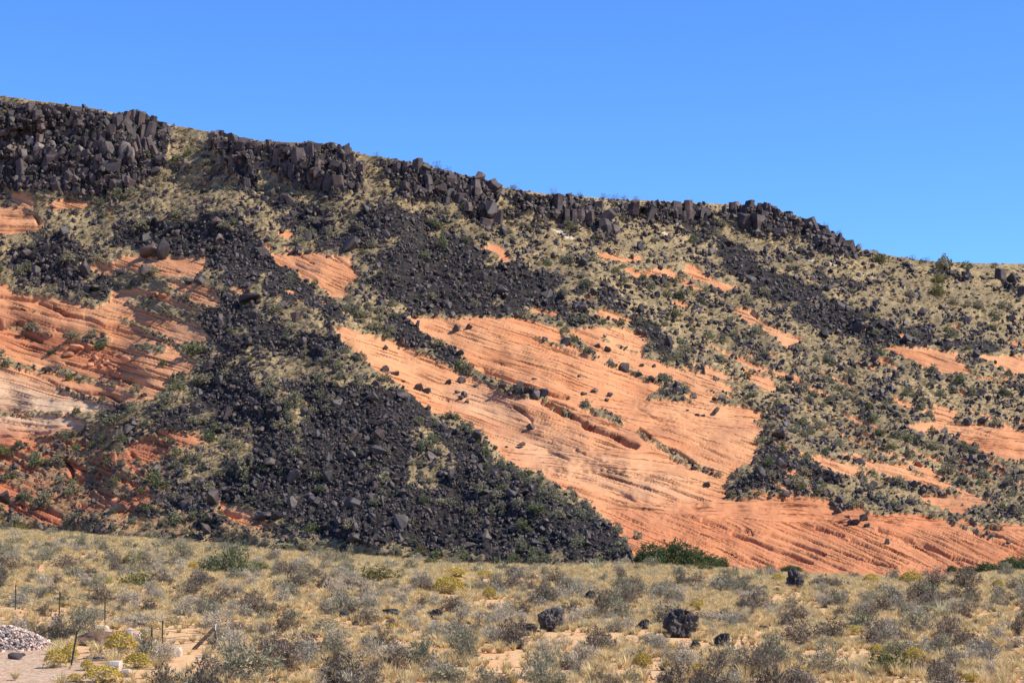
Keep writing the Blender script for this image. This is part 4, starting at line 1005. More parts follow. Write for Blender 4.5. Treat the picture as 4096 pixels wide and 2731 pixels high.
# ---- basalt cliffs ------------------------------------------------------
CL_LABEL = ['tall rough black cliff at the far upper left, with a fan of brown columns',
 'small broken brown-black outcrop right of the fan cliff, below the grassy rim', 'brown columnar outcrop that steps up to the second knob of the skyline',
 'long dark outcrop below the rim at the centre with curved blocks', 'overhanging outcrop with big square blocks right of the centre, tumbling down to the right',
 'low black rim outcrop between the overhanging blocks and the last knob', 'black columnar cliff at the last knob where the skyline drops',
 'small dark outcrop on the right slope just below the skyline', 'small dark outcrop at the right edge of the grassy slope']
polyP = [np.array(cps(c, p)) for c, p in CLIFF]
EXTRA = [ # crop, x, y, w, h, tilt degrees (top to the right), pale?
 ('A',1080,290,70,110,10,0),('A',1130,310,60,150,-8,0),('A',1165,330,55,150,0,0),('A',1205,330,65,200,5,0),('A',1260,310,60,120,8,0),('A',1310,310,60,90,20,0),('A',1060,370,90,110,35,0),('A',1100,440,80,170,-28,0),('A',1060,480,70,120,-40,0),('A',1040,520,80,90,10,0),('A',1150,450,50,160,-5,0),
 ('A',1230,450,80,180,5,0),('A',1290,430,90,180,12,0),('A',1330,420,70,140,25,0),('A',1070,590,110,170,-8,1),('A',1130,620,60,180,-12,1),('A',1170,610,45,170,-14,0),('A',1250,590,70,220,-6,0),('A',1300,580,70,230,-18,0),('A',1335,600,50,180,-24,0),('A',1140,680,90,80,0,0),('A',1192,590,30,200,-14,0),('A',1030,650,120,80,-50,0),
 ('A',265,515,65,100,0,1),('A',350,570,90,110,0,1),('A',400,590,40,90,-25,1),('A',455,530,60,90,-15,1),('A',520,550,80,60,-30,1),('A',445,470,40,50,0,1),('A',660,590,80,90,0,0),('A',700,600,40,120,-20,1),('A',480,590,40,60,0,1),('A',505,460,40,40,0,0),('A',380,410,40,110,0,1),('A',240,460,40,40,0,1),
 ('B',690,290,110,60,0,0),('B',770,230,60,140,5,0),('B',820,240,60,160,0,0),('B',730,360,90,100,10,0),('B',690,510,100,150,15,0),('B',760,540,100,160,-8,0),('B',620,510,70,110,15,0),('B',790,410,60,120,-10,0),('B',880,470,60,130,-30,0),('B',640,400,60,80,0,0),('B',850,310,80,90,0,0),('B',700,200,60,70,0,0),
 ('B',1350,400,110,140,0,0),('B',1440,380,90,160,0,0),('B',1500,440,90,100,0,0),('B',1330,570,80,100,0,0),('B',1520,580,60,120,0,0),('B',1640,600,90,160,-15,0),('B',1740,640,70,150,-5,0),('B',1790,600,50,120,0,0),('B',1680,670,60,110,0,0),('B',1880,600,60,140,0,0),('B',1930,630,60,140,0,0),('B',1260,400,80,90,0,0),('B',2050,540,160,110,-30,0),('B',1420,560,100,100,0,0),
 ('C',465,440,90,80,0,0),('C',680,480,90,110,0,0),('C',610,470,60,100,0,0),('C',560,480,50,120,0,0),('C',760,500,90,110,0,0),('C',890,490,150,90,-40,0),('C',880,570,110,130,-10,0),('C',970,600,100,130,-15,0),('C',740,430,120,60,-30,0),('C',510,500,60,50,0,0),('C',850,650,90,70,0,0),
 ('C',1510,390,80,120,0,0),('C',1590,380,90,180,0,0),('C',1540,470,80,90,0,0),('C',1630,480,80,110,0,0),('C',1480,430,90,90,0,0),
 ('C',2140,430,90,130,0,0),('C',2220,520,90,130,0,0),('C',2080,430,80,100,0,0),('C',2280,400,60,110,0,0),('C',2250,470,80,80,0,0),('C',2310,490,50,70,0,0),('C',2120,520,60,130,0,0),
 ('D',90,190,60,110,0,0),('D',150,200,60,120,0,0),('D',60,330,60,110,0,0),('D',220,240,60,110,0,0),('D',200,180,60,60,0,0),('D',330,220,70,70,0,0),('D',480,250,70,90,0,0),('D',400,310,90,70,0,0),('D',440,330,60,60,0,0),('D',510,330,90,110,-20,0),('D',540,370,100,90,-30,0),('D',320,290,60,60,0,0),('D',260,400,120,90,0,0),('D',620,350,90,90,0,0),('D',680,520,110,110,0,0),('D',590,430,80,80,0,0),
]
roots = []
for k, pp in enumerate(polyP):
    cx_ = min(max(pp[:, 0].mean(), 60), 4060); cy_ = pp[:, 1].max() - 6
    P, N = on_hill(cx_, cy_)
    root = obj('basalt_cliff', None, loc=tuple(P[0]))
    tag(root, CL_LABEL[k], 'cliff', 'black basalt cliffs and outcrops under the rim')
    roots.append((root, P[0]))
def add_block(k, px, py, wpx, hpx, me, tilt, spin, name='block', out=0.25):
    P, N = on_hill(px, py); P = P[0]; w = wsize(wpx, P); h = wsize(hpx, P)
    root, R0 = roots[k]
    d = min(w, h) * 1.1
    dims = [max(v.co[i] for v in me.vertices) - min(v.co[i] for v in me.vertices) for i in range(3)]
    o = obj(name, me, parent=root)
    o.rotation_euler = (random.uniform(-0.15, 0.15), math.radians(tilt), spin)
    o.scale = (w / dims[0], d / dims[1], h / dims[2])
    o.location = (P[0] - R0[0], P[1] - R0[1] - d * out * 0.4 + d * 0.2, P[2] - R0[2])
    return o
EXR = [(*cp(e[0], e[1], e[2]), e[3] * S1, e[4] * S1) for e in EXTRA]
for k, pp in enumerate(polyP):
    x0, x1 = max(pp[:, 0].min(), -60), min(pp[:, 0].max(), 4150)
    nblk = 0
    rows = np.arange(pp[:, 1].min(), pp[:, 1].max(), 33.0)
    for rI, yy in enumerate(rows):
        for xx in np.arange(x0 + (rI % 2) * 13, x1, 25.0):
            x = xx + random.uniform(-13, 13); y = yy + random.uniform(-10, 10)
            if not inpoly(np.array([x]), np.array([y]), pp)[0] or y < ridge_y(x) + 8 or nblk >= 270: continue
            if float(fbm(x / 60, y / 40, 88, 2)) < -0.28: continue
            if any(abs(x - ex) < ew * .6 and abs(y - ey) < eh * .55 for ex, ey, ew, eh in EXR): continue
            big = random.random() ** 2.2
            wv = 28 + 34 * big; hv = wv * random.uniform(0.9, 2.0)
            y = max(y, ridge_y(x) + hv * .5 + 3)
            if k == 0 and y < 470: hv = wv * random.uniform(0.7, 1.1)
            fr = random.random()
            add_block(k, x, y, wv, hv, COLUMN[random.randrange(8)] if fr < 0.62 or wv > 38 else BOULD[random.randrange(14)], random.gauss(-4, 13), random.uniform(0, 6.28), out=random.uniform(-1.6, .6))
            nblk += 1
for (c, x, y, w_, h_, tl, pale) in EXTRA:
    px, py = cp(c, x, y); w_ *= S1; h_ *= S1
    dd = [np.min(np.hypot(pp[:, 0] - px, pp[:, 1] - py)) if not inpoly(np.array([px]), np.array([py]), pp)[0] else 0 for pp in polyP]
    k = int(np.argmin(dd))
    add_block(k, px, max(py, ridge_y(px) + h_ * .45), w_ * 1.15, h_ * 1.12, COLPALE[random.randrange(4)] if pale else COLUMN[random.randrange(8)], tl, random.uniform(-0.5, 0.5), 'column', out=0.35)

# ---- single boulders lying on the bare orange rock --------------------------
SLABB = [
 ('G',1767,240,60,58,'round black boulder high on the big orange slab, left of a pair'),('G',1870,220,60,48,'black boulder high on the big orange slab, right of a pair'),
 ('G',1165,408,45,38,'lone dark boulder on the orange slab left of the narrow talus strip'),('G',1160,583,60,50,'rounded grey boulder at the left edge of the orange slab beside the talus'),
 ('G',1240,615,80,34,'flat dark boulder just right of the rounded grey one at the slab edge'),('G',1322,685,40,18,'small flat dark stone on the orange slab near the central talus edge'),
 ('G',1445,735,80,55,'upper boulder of a low dark heap on the orange slab beside the central talus'),('G',1515,765,70,45,'lower boulder of a low dark heap on the orange slab beside the central talus'),
 ('G',1700,695,62,36,'flat black boulder left of a tilted one, mid orange slab'),('G',1812,680,58,56,'tilted egg-shaped black boulder in the middle of the orange slab'),
 ('G',1928,725,52,32,'black boulder right of the tilted egg-shaped one on the orange slab'),('G',1775,772,60,28,'flat black boulder topping a small chain of four on the orange slab'),
 ('G',1832,798,52,45,'second boulder of a small chain of four on the orange slab'),('G',1808,825,46,36,'third boulder of a small chain of four on the orange slab'),('G',1860,850,38,28,'lowest boulder of a small chain of four on the orange slab'),
 ('I',250,755,86,52,'broad black boulder with a groove above it, mid orange slab'),('I',182,915,76,38,'flat black boulder with a shadow, low on the orange slab'),('I',55,922,26,14,'small dark stone left of the flat boulder low on the orange slab'),
 ('I',828,52,62,40,'square black boulder above the long shrub line of the orange slab'),('I',925,98,60,42,'dark boulder just below the square one above the shrub line'),
 ('I',1062,248,92,78,'big angular black boulder at the lower end of the shrub line'),('I',1215,230,42,26,'left one of two small grey boulders right of the big angular one'),('I',1320,232,36,30,'right one of two small grey boulders right of the big angular one'),
 ('I',690,312,36,28,'small grey boulder alone in the middle of the upper orange slab'),('I',293,347,46,20,'small flat dark stone in the left of the upper orange slab'),
 ('I',722,468,62,30,'low black boulder, left of three near the foot of the upper orange slab'),('I',810,450,60,30,'low black boulder, middle of three near the foot of the upper orange slab'),('I',945,480,48,40,'upright black boulder, right of three near the foot of the upper orange slab'),
 ('I',918,523,40,26,'small black boulder below the upright one at the foot of the upper slab'),('I',1188,318,58,38,'dark boulder left above the boulder clump, below the shrub line'),
 ('I',1848,632,72,46,'black boulder at the left start of the dark row right of the boulder clump'),('I',1690,652,40,20,'flat dark stone, left of a pair on the right part of the orange slab'),('I',1740,656,36,24,'dark stone, right of a pair on the right part of the orange slab'),
 ('I',1605,612,28,12,'small flat dark stone right below the boulder clump'),('I',1772,1243,62,38,'black boulder low on the striped orange slab near its right corner'),('I',568,30,88,76,'large black boulder at the upper end of the shrub line across the slab'),
 ('I',1665,1105,60,30,'grey boulder in the long shadowed joint, upper of two'),('I',1742,1135,42,26,'grey boulder in the long shadowed joint, lower of two'),
 ('J',100,1165,56,46,'round black boulder at the top left of the lowest orange slab'),('J',170,1148,42,28,'small black boulder right beside the round one on the lowest slab'),('J',308,1128,92,56,'large black boulder on the upper edge of the lowest orange slab'),
 ('J',715,1195,62,46,'left boulder of the cluster below the grass tongue on the lowest slab'),('J',782,1190,64,50,'right boulder of the cluster below the grass tongue on the lowest slab'),('J',755,1258,70,50,'lowest boulder of the cluster below the grass tongue on the lowest slab'),
 ('J',830,1322,46,28,'small dark boulder at the top left of the group of five on the lowest slab'),('J',975,1322,72,56,'largest boulder at the top right of the group of five on the lowest slab'),('J',857,1362,45,44,'middle boulder of the group of five on the lowest slab'),
 ('J',914,1366,66,46,'broad boulder in the front of the group of five on the lowest slab'),('J',1002,1385,55,28,'flat boulder at the right of the group of five on the lowest slab'),('J',1284,1262,76,46,'black boulder under the right part of the grass tongue'),
 ('J',1182,1528,46,46,'lone round black boulder low on the lowest orange slab'),('J',2228,1528,46,30,'lone black boulder near the right edge of the lowest orange slab'),('J',1545,1172,28,26,'small round stone on the pale bench right of the grass tongue'),
 ('J',1828,1206,32,18,'small flat stone farther right on the pale bench'),('J',1638,1110,48,36,'black boulder above the pale bench on the right'),('J',1455,1048,44,32,'small black boulder beside a taller pair on the right ledge'),('J',1505,1088,54,50,'black boulder of a pair on the right ledge'),('J',1402,1056,68,62,'tall tilted black boulder on the right striped ledge'),
 ('I',15,445,64,52,'leftmost black boulder of the row under the upper orange slab'),('I',90,468,72,46,'second black boulder of the row under the upper orange slab'),('I',165,458,66,56,'third black boulder of the row under the upper orange slab'),('I',240,462,70,56,'fourth black boulder of the row under the upper orange slab'),('I',302,488,74,76,'tallest black boulder of the row under the upper orange slab'),('I',374,488,78,70,'rightmost black boulder of the row under the upper orange slab'),('I',205,496,50,32,'small boulder in front of the row under the upper orange slab'),
 ('E',1265,80,130,90,'large blue-grey boulder lying on the small upper-left orange slab'),('E',1240,40,80,60,'dark boulder leaning behind the large blue-grey one'),('E',1610,155,110,60,'dark boulder on the lower edge of the upper-left orange slab'),('E',1700,160,90,70,'dark boulder right beside it on the edge of the upper-left slab'),
 ('E',2150,320,200,80,'long brown boulder on the edge above the central talus'),('F',1825,640,110,130,'tall pale grey boulder leaning over the small red ledges at the foot'),('F',2245,785,180,80,'long flat dark boulder on the red ledge at the foot of the talus'),('F',15,680,110,110,'dark blue-grey boulder at the left frame edge above the red striped rock'),
 ('F',1015,715,150,80,'black boulder resting on the lower-left red ledges'),('F',930,165,80,50,'blue-grey boulder beside the red dome at lower left'),('A',1290,1430,180,110,'large black boulder on top of the upper-left orange slab'),('A',1385,1420,110,150,'tall brown-black boulder beside it on top of the upper-left orange slab'),
 ('B',860,1040,130,110,'largest smooth grey boulder above the steep orange patch'),('B',355,1090,60,36,'squarish boulder on the upper rim of the steep orange patch'),('B',500,1085,60,34,'flat boulder on the upper rim of the steep orange patch'),('B',672,1115,50,34,'dark boulder just inside the upper rim of the steep orange patch'),
 ('H',965,960,95,120,'tall smooth boulder near the foot of the central talus fan'),('H',1205,890,110,50,'tilted slab-like boulder near the foot of the central talus fan'),('H',700,740,70,60,'pale grey boulder in the middle of the central talus fan'),('H',45,100,100,90,'pointed grey boulder in the upper part of the central talus fan'),
 ('L',895,130,130,90,'brown-black boulder at the talus foot above the flat'),('J',240,640,110,90,'dark boulder in the grass right of the big slab'),('N',1182,130,46,46,None),
]
UNIQ = set()
for i, (c, x, y, w_, h_, lab) in enumerate(SLABB):
    if lab is None: continue
    px, py = cp(c, x, y); w_ *= S1; h_ *= S1
    o = put_rock(px, py + h_ * 0.42, w_ * 1.05, h_ * 1.15, BOULD, 'basalt_boulder', 'boulder_u', 40 + i, spin=random.uniform(-.5, .5), sink=0.10)
    tag(o, lab, 'boulder', 'black basalt boulders on the hillside')

# loose orange blocks among the left ledges
SB = [('E',985,760,110,60,'rounded orange boulder at the head of the red rubble on the left ledges'),('E',650,715,140,70,'broad red block under the dark boulders on the left ledges'),('E',760,710,70,60,'red block right of the broad one on the left ledges'),('E',1080,820,90,60,'orange block below the rounded boulder on the left ledges'),
 ('E',820,800,80,50,'cracked orange block in the rubble run on the left ledges'),('E',905,840,70,45,'orange block lower in the rubble run on the left ledges'),('E',770,860,60,40,'small orange block left of the rubble run'),('E',850,880,60,40,'orange block in the middle of the rubble run'),('E',940,900,70,40,'orange block near the end of the rubble run'),('E',1010,940,70,45,'orange block at the end of the rubble run'),('E',580,770,110,50,'orange slab left of the rubble run'),
 ('E',1400,270,100,50,'layered orange block perched on the upper left ledges, right piece'),('E',1320,270,110,52,'layered orange block perched on the upper left ledges, left piece'),('E',20,520,60,110,'red block in shadow at the left frame edge'),('F',980,265,70,80,'upright red block on the lower-left ledges'),('F',900,260,80,60,'red block left of the upright one'),('F',980,635,90,60,'red block beside the black boulder at lower left'),('F',520,275,80,50,'red block at the top of the stepped lower-left ledge'),
 ('J',1465,865,70,44,'orange rock on the right ledges under a shrub'),('J',1850,880,80,32,'flat orange rock farther right on the right ledges')]
for i, (c, x, y, w_, h_, lab) in enumerate(SB):
    px, py = cp(c, x, y); w_ *= S1; h_ *= S1
    o = put_rock(px, py + h_ * .45, w_, h_ * 1.1, SANDR, 'sandstone_block', 'sand_u', i, spin=random.uniform(-.4, .4), sink=0.15)
    tag(o, lab, 'rock', 'loose orange sandstone blocks')
n = 900
px = rng.uniform(-30, 1000, n * 6); py = rng.uniform(1150, 2120, n * 6)
k = (np.abs(wmask(ms_b, px, py) - 0.5) < 0.42) & in_hill(px, py) & ((px < 900) | (py < 1500)) & (fbm(px / 90, py / 50, 91, 2) > -0.05)
px, py = px[k][:n], py[k][:n]
px = np.concatenate([px, cp('E', 0, 0)[0] + S1 * rng.normal(900, 110, 130)]); py = np.concatenate([py, cp('E', 0, 0)[1] + S1 * (rng.normal(0, 45, 130)) + S1 * (860 + 0.55 * (px[-130:] / S1 - 900))])
P, N = on_hill(px, py); w = wsize(rng.uniform(6, 17, len(px)), P)
SAND_OBJ = [r[0] for r in REG if r[1] == 'sand_u'][:5]
gn_stuff('sandstone_rubble', SAND_OBJ, P + N * (w * .12)[:, None], rand_rot(len(px), .5), w[:, None] * rng.uniform(.7, 1.3, (len(px), 3)), rng.integers(0, 5, len(px)), 'small broken orange sandstone pieces strewn over the left ledges', 'rubble')

# ---- hillside shrubs and grass ---------------------------------------------
def put_plant(px, py, wpx, hpx, me, name, kind, lab=None, cat='shrub', group=None, sink=0.03):
    P, N = place(px, py); P = P[0]; w = wsize(wpx, P); h = wsize(hpx, P)
    dz = max(v.co.z for v in me.vertices); dx = max(v.co.x for v in me.vertices) - min(v.co.x for v in me.vertices)
    o = obj(name, me); o.location = (P[0], P[1], P[2] - h * sink)
    o.rotation_euler = (0, 0, random.uniform(0, 6.28)); o.scale = (w / dx, w / dx, h / dz)
    if lab: tag(o, lab, cat, group)
    REG.append((o, kind if not lab else kind + '_u', px, py - hpx / 2, math.sqrt(wpx * hpx)))
    return o
px, py = cand(9000, -150, 4250)
k = in_hill(px, py, 2); px, py = px[k], py[k]
t = wmask(mt_b, px, py); s = wmask(ms_b, px, py); cl = wmask(mc_b, px, py)
ptch = sstep(-0.25, 0.5, fbm(px / 200, py / 110, 95, 3))
low = 0.5 + 0.8 * sstep(900, 1700, py)
pr = (s < 0.4) * (1 - 0.62 * t) * (1 - 0.85 * cl) * (0.25 + 0.75 * ptch) * 0.42 * low
lowleft = (px < 800) & (py > 1750) & (s < .4); pr = np.where(lowleft, pr + .12, pr)
k = rng.random(len(px)) < pr; px, py = px[k], py[k]
sz = 19 + 38 * rng.random(len(px)) ** 1.6
sz = np.where((py > 1600), sz * 1.12, sz)
green = rng.random(len(px)) < np.where(py > 1650, 0.22, 0.10)
o_ = np.argsort(-sz); inframe = (px > 0) & (px < 4096)
ind = [i for i in o_ if inframe[i]][:250]
rest = np.ones(len(px), bool); rest[ind] = False
HSO = []
for n_, i in enumerate(ind):
    me = HG[n_ % 3] if green[i] else HS[n_ % 5]
    o = put_plant(px[i], py[i], sz[i] * random.uniform(.95, 1.4), sz[i] * random.uniform(.6, .85), me, 'desert_shrub', 'hshrub_g' if green[i] else 'hshrub')
    HSO.append(o)
PROT_S = []
for me in HS + HG: PROT_S.append(next(o for o in HSO if o.data == me))
P, N = on_hill(px[rest], py[rest]); w = wsize(sz[rest] * rng.uniform(.9, 1.3, rest.sum()), P)
scl = np.stack([w, w, w * rng.uniform(.8, 1.1, len(w))], -1); rot = np.stack([w * 0, w * 0, rng.uniform(0, 6.28, len(w))], -1)
gn_stuff('small_shrubs', PROT_S, P, rot, scl, np.where(rng.random(len(w)) < .2, rng.integers(5, 8, len(w)), rng.integers(0, 5, len(w))), 'small low grey-green shrubs dotted over the hillside among the rocks', 'shrubs')

HAND = [ # crop x y w h kind label
 ('H',935,230,120,100,'g','rounded green shrub topping the shrub row on the right edge of the central talus'),('H',960,350,90,70,'g','green shrub inside the talus just left of its right edge row'),('H',1070,330,95,90,'s','grey-green shrub second in the row along the right edge of the talus'),
 ('H',1165,380,80,80,'s','small grey shrub third in the row along the right edge of the talus'),('H',1240,450,90,80,'g','green shrub fourth in the edge row, with another touching it'),('H',1310,420,90,70,'g','bright green shrub at the slab side of the edge row'),('H',1400,480,80,90,'g','upright green shrub in the middle of the edge row'),
 ('H',1310,490,90,70,'s','pale grey shrub in the middle of the edge row'),('H',1440,590,150,110,'s','broad grey shrub in the middle of the edge row'),('H',1520,590,100,100,'s','grey-green shrub on the right shoulder of the broad one'),('H',1695,620,100,60,'s','flat grey shrub on the slab side of the lower edge row'),
 ('H',1790,690,130,90,'s','wide grey shrub in the lower edge row'),('H',1740,750,110,90,'s','grey-green shrub under the wide one in the lower edge row'),('H',1830,790,120,80,'s','dark grey shrub in the lower edge row above the boulders'),('H',2070,870,130,80,'s','grey shrub near the bottom end of the talus edge'),('H',2250,930,100,80,'s','last grey shrub at the bottom end of the talus edge'),
 ('H',910,550,140,100,'s','large olive-grey shrub alone in the middle of the central talus'),('H',1380,715,200,100,'g','widest green shrub inside the central talus'),('H',420,640,120,80,'g','green shrub in the left part of the talus fan beside yellow flowers'),('H',90,410,90,70,'g','green shrub at the upper left of the fan'),('H',85,230,110,60,'s','olive shrub in the upper part of the fan'),
 ('H',1740,980,120,90,'s','grey-green shrub in the lower right of the fan'),('H',1790,1020,100,60,'g','green shrub under the grey one at the lower right of the fan'),('H',1350,1100,110,110,'g','tallest green bush at the foot of the central talus'),('H',1270,1060,90,60,'s','grey bush behind the tallest green one at the talus foot'),('H',1190,1150,160,90,'g','wide green bush at the foot of the central talus'),('H',1465,1140,100,70,'g','green bush right of the tallest one at the talus foot'),
 ('H',1035,1160,150,70,'g','low green bush left of the wide one at the talus foot'),('H',1920,1165,150,70,'g','grey-green bush at the talus foot left of the oak thicket'),('H',770,1130,130,90,'g','green bush at the talus foot among yellow grass'),('H',540,1100,150,70,'g','low green bush at the left of the talus foot'),('H',390,1075,120,70,'o','olive bush at the far left of the talus foot'),
 ('G',380,870,190,160,'s','largest grey-green shrub in a straw opening of the upper talus fan'),('G',350,1000,110,90,'s','grey shrub right below the largest one in the straw opening'),('G',160,790,180,90,'s','wide olive-grey shrub left of the large brown boulder'),('G',920,690,120,110,'s','round grey-green shrub beside the slab at the upper talus edge'),('G',785,640,120,80,'s','grey shrub left of the round one at the upper talus edge'),
 ('G',1790,560,110,90,'g','green shrub on the narrow talus strip in the orange slab'),('G',1860,590,110,120,'s','pale grey shrub hanging below the green one on the talus strip'),('G',1090,230,130,100,'s','grey-green shrub left of the narrow talus strip'),('G',1120,150,100,70,'s','grey shrub at the top of the narrow talus strip'),('G',920,90,120,100,'s','grey-green shrub above the left corner of the slab'),('G',830,70,160,80,'s','wide grey shrub in the row above the left corner of the slab'),
 ('I',1390,345,110,60,'g','green shrub on top of the boulder clump'),('I',160,440,80,50,'g','green shrub behind the boulder row under the upper slab'),('I',25,400,70,80,'s','grey shrub at the left end of the boulder row under the upper slab'),('I',975,225,60,40,'g','small green shrub on the shrub line across the slab'),('I',1138,300,50,34,'g','tiny green shrub below the big angular boulder'),
 ('I',1010,700,60,60,'s','grey shrub beside the short dark row in the slab middle'),('I',2300,1060,120,100,'g','dark green shrub at the right corner of the big slab'),('I',2210,1130,110,80,'g','dark green shrub left of the other at the right corner of the big slab'),('I',1870,1155,90,50,'s','grey shrub at the lower corner of the big slab'),
 ('J',75,920,110,80,'g','green shrub at the foot of the talus tongue right of the slab'),('J',165,865,110,80,'g','green round shrub above it beside the talus tongue'),('J',285,730,70,90,'g','green shrub under the dark boulder right of the slab'),('J',610,1050,120,60,'g','bright green shrub in the lower talus tongue'),('J',1225,1220,90,60,'g','green shrub on the grass tongue above the lowest slab'),
 ('J',1065,930,60,60,'g','green shrub with boulders on the striped right ledge'),('J',1210,730,130,60,'o','olive shrub on the right ledges'),('J',1350,660,110,70,'g','green shrub above the right ledges'),('J',1590,720,150,60,'s','wide grey shrub by the rocks on the right ledges'),('J',1740,830,150,60,'s','grey shrub on the right grassy ledge'),('J',1840,720,70,60,'g','green shrub at the rim of the right ledge'),('J',1930,760,90,60,'s','grey shrub on the rim of the far right slab'),
 ('J',1030,380,80,60,'o','yellow-green shrub on the right slope'),('J',960,420,70,60,'s','grey shrub left of the yellow-green one on the right slope'),('J',870,90,120,90,'s','large grey shrub on the upper right slope'),('J',1800,150,130,70,'g','wide green shrub on the far right slope'),('J',2190,260,130,80,'g','green shrub near the right frame edge'),
 ('E',1660,740,230,110,'g','broad green shrub where the left ledges meet the talus'),('E',430,745,110,60,'g','green shrub on the left red ledge'),('E',860,700,120,80,'g','bright green shrub above the orange rubble run'),('E',580,970,90,70,'o','yellow-green shrub in a crack of the left ledges'),('E',620,640,130,60,'s','grey shrub behind the dark boulders on the left ledges'),('E',50,860,110,60,'g','green shrub at the left frame edge on the ledges'),
 ('E',1385,850,110,50,'g','bright green shrub on the lower left ledges'),('E',1420,1180,160,100,'s','grey-green shrub at the right end of the white rock'),('E',960,1360,190,110,'s','wide grey-green shrub right of the white cross-bedded rock'),('E',1500,1080,170,60,'g','flat green shrub at the edge of the left ledges'),('E',790,1561,140,80,'g','bright green shrub under the white rock'),('E',640,1560,110,60,'o','olive green shrub under the white rock'),
 ('F',310,310,170,110,'g','large dark green shrub on the lower-left red ledges'),('F',1320,440,190,120,'g','wide green shrub right of the red dome'),('F',1200,550,100,60,'g','green shrub on the red ledges right of the centre'),('F',60,230,200,70,'o','yellow-green shrub at the left frame edge under the ledges'),('F',180,880,170,90,'o','bright olive bush at the foot of the red striped rock'),('F',370,640,200,150,'s','broad grey shrub above the red striped rock'),
 ('F',1480,790,120,110,'s','tall grey-green shrub at the foot left of the talus'),('F',2090,340,180,190,'s','large silver-grey shrub in the left of the fan'),('F',1520,235,110,80,'g','green shrub at the right tip of the pink slab'),('F',650,190,130,80,'g','olive green shrub above the red blocks'),
 ('A',1180,235,120,34,'g','green shrub on the skyline above the fan of columns'),('A',1215,1210,200,110,'s','wide grey shrub in the straw above the upper-left talus'),('A',590,1480,150,80,'s','grey shrub in the left talus patch'),('A',760,420,80,60,'s','grey shrub growing on the upper left cliff'),
 ('B',440,920,120,90,'s','grey-green shrub above the steep orange patch'),('B',680,910,90,90,'s','grey shrub left of the largest smooth boulder'),('B',330,1310,110,80,'s','grey-green shrub left of the steep orange patch'),('B',1650,1000,100,200,'g','tall green shrub column on the slope below the centre outcrop'),('B',1610,860,170,60,'g','wide bright green shrub under the centre outcrop'),('B',1490,1120,130,80,'g','green shrub in the middle talus'),('B',1520,500 ,0,0,'x',''),
 ('C',700,960,110,60,'s','grey shrub on the centre right slope'),('C',740,1040,100,70,'g','green shrub below it on the centre right slope'),('C',1540,1140,120,80,'g','green shrub left of the thin orange ledge on the right slope'),('C',1330,990,80,60,'s','grey shrub at the orange ledges of the right slope'),('C',1270,1040,110,70,'s','grey shrub below the orange ledges of the right slope'),('C',1030,1370,100,70,'g','green shrub above the upper orange slab'),
 ('D',410,1385,110,60,'s','grey shrub at the lower tip of the right orange ledge'),('D',1100,1420,110,80,'g','green shrub at the left end of the far right slab'),('D',1070,1130,80,60,'g','green shrub in the right talus diagonal'),('D',1610,890,160,110,'o','olive shrub on the far right grassy slope'),('D',1620,780,150,90,'o','olive shrub above it on the far right slope'),('D',1100,620,180,80,'o','olive brush on the slope under the skyline drop'),
]
for (c, x, y, w_, h_, kd, lab) in HAND:
    if kd == 'x': continue
    px_, py_ = cp(c, x, y); w_ *= S1 * 1.05; h_ *= S1
    me = {'g': random.choice(HG), 's': random.choice(HS), 'o': random.choice(OL)}[kd]
    put_plant(px_, min(py_ + h_ * .35, base_y(px_) + 6), w_, h_ * 1.1, me, 'desert_shrub', 'hs', lab, 'shrub', 'shrubs on the hillside')
SKY = [('B',1080,255,60,50,'thin bare shrub standing on the skyline above the centre outcrop'),('B',1450,315,100,40,'airy grey shrub on the skyline left of the dark step'),('B',1605,395,90,70,'grey-green shrub on the skyline at the dark step'),('B',1695,410,70,45,'second grey-green shrub on the skyline at the dark step'),('B',2260,550,110,50,'olive shrub on the skyline behind the centre outcrop'),
 ('C',110,235,90,45,'olive shrub on the skyline, left of the tall airy one'),('C',450,255,90,60,'tall airy shrub on the skyline right of the centre'),('C',680,275,80,45,'blue-green shrub on the skyline right of the airy one'),('C',880,300,90,50,'left shrub of the feathery row on the flat skyline'),('C',970,300,110,50,'middle shrub of the feathery row on the flat skyline'),('C',1060,305,80,45,'right shrub of the feathery row on the flat skyline'),('C',1160,308,90,40,'feathery shrub apart on the flat skyline'),
 ('D',640,320,60,50,'thin shrub on the falling skyline behind the last knob'),('D',760,385,80,55,'feathery shrub lower on the falling skyline'),('D',1400,590,70,45,'thin shrub on the right skyline, left of the round one'),('D',1510,615,80,40,'low shrub on the right skyline, beside the round one'),('D',1670,635,120,60,'round bush standing out on the right skyline'),('D',940,480,50,55,'thin shrub on the steep part of the skyline')]
SKYM = [shrub_mesh('airy_shrub', 500 + i, [T_dark, L_olive if i % 2 else L_sage], 1.0, 0.8, 330, 110, 0.05, 0.007, 0.5, lumps=7, aspect=2) for i in range(3)]
for i, (c, x, y, w_, h_, lab) in enumerate(SKY):
    px_, py_ = cp(c, x, y); w_ *= S1; h_ *= S1
    put_plant(px_, ridge_y(px_) + 4, w_ * 1.1, h_ * 1.5, HG[0] if 'round bush' in lab else SKYM[i % 3], 'skyline_shrub', 'sk', lab, 'shrub', 'shrubs on the skyline')

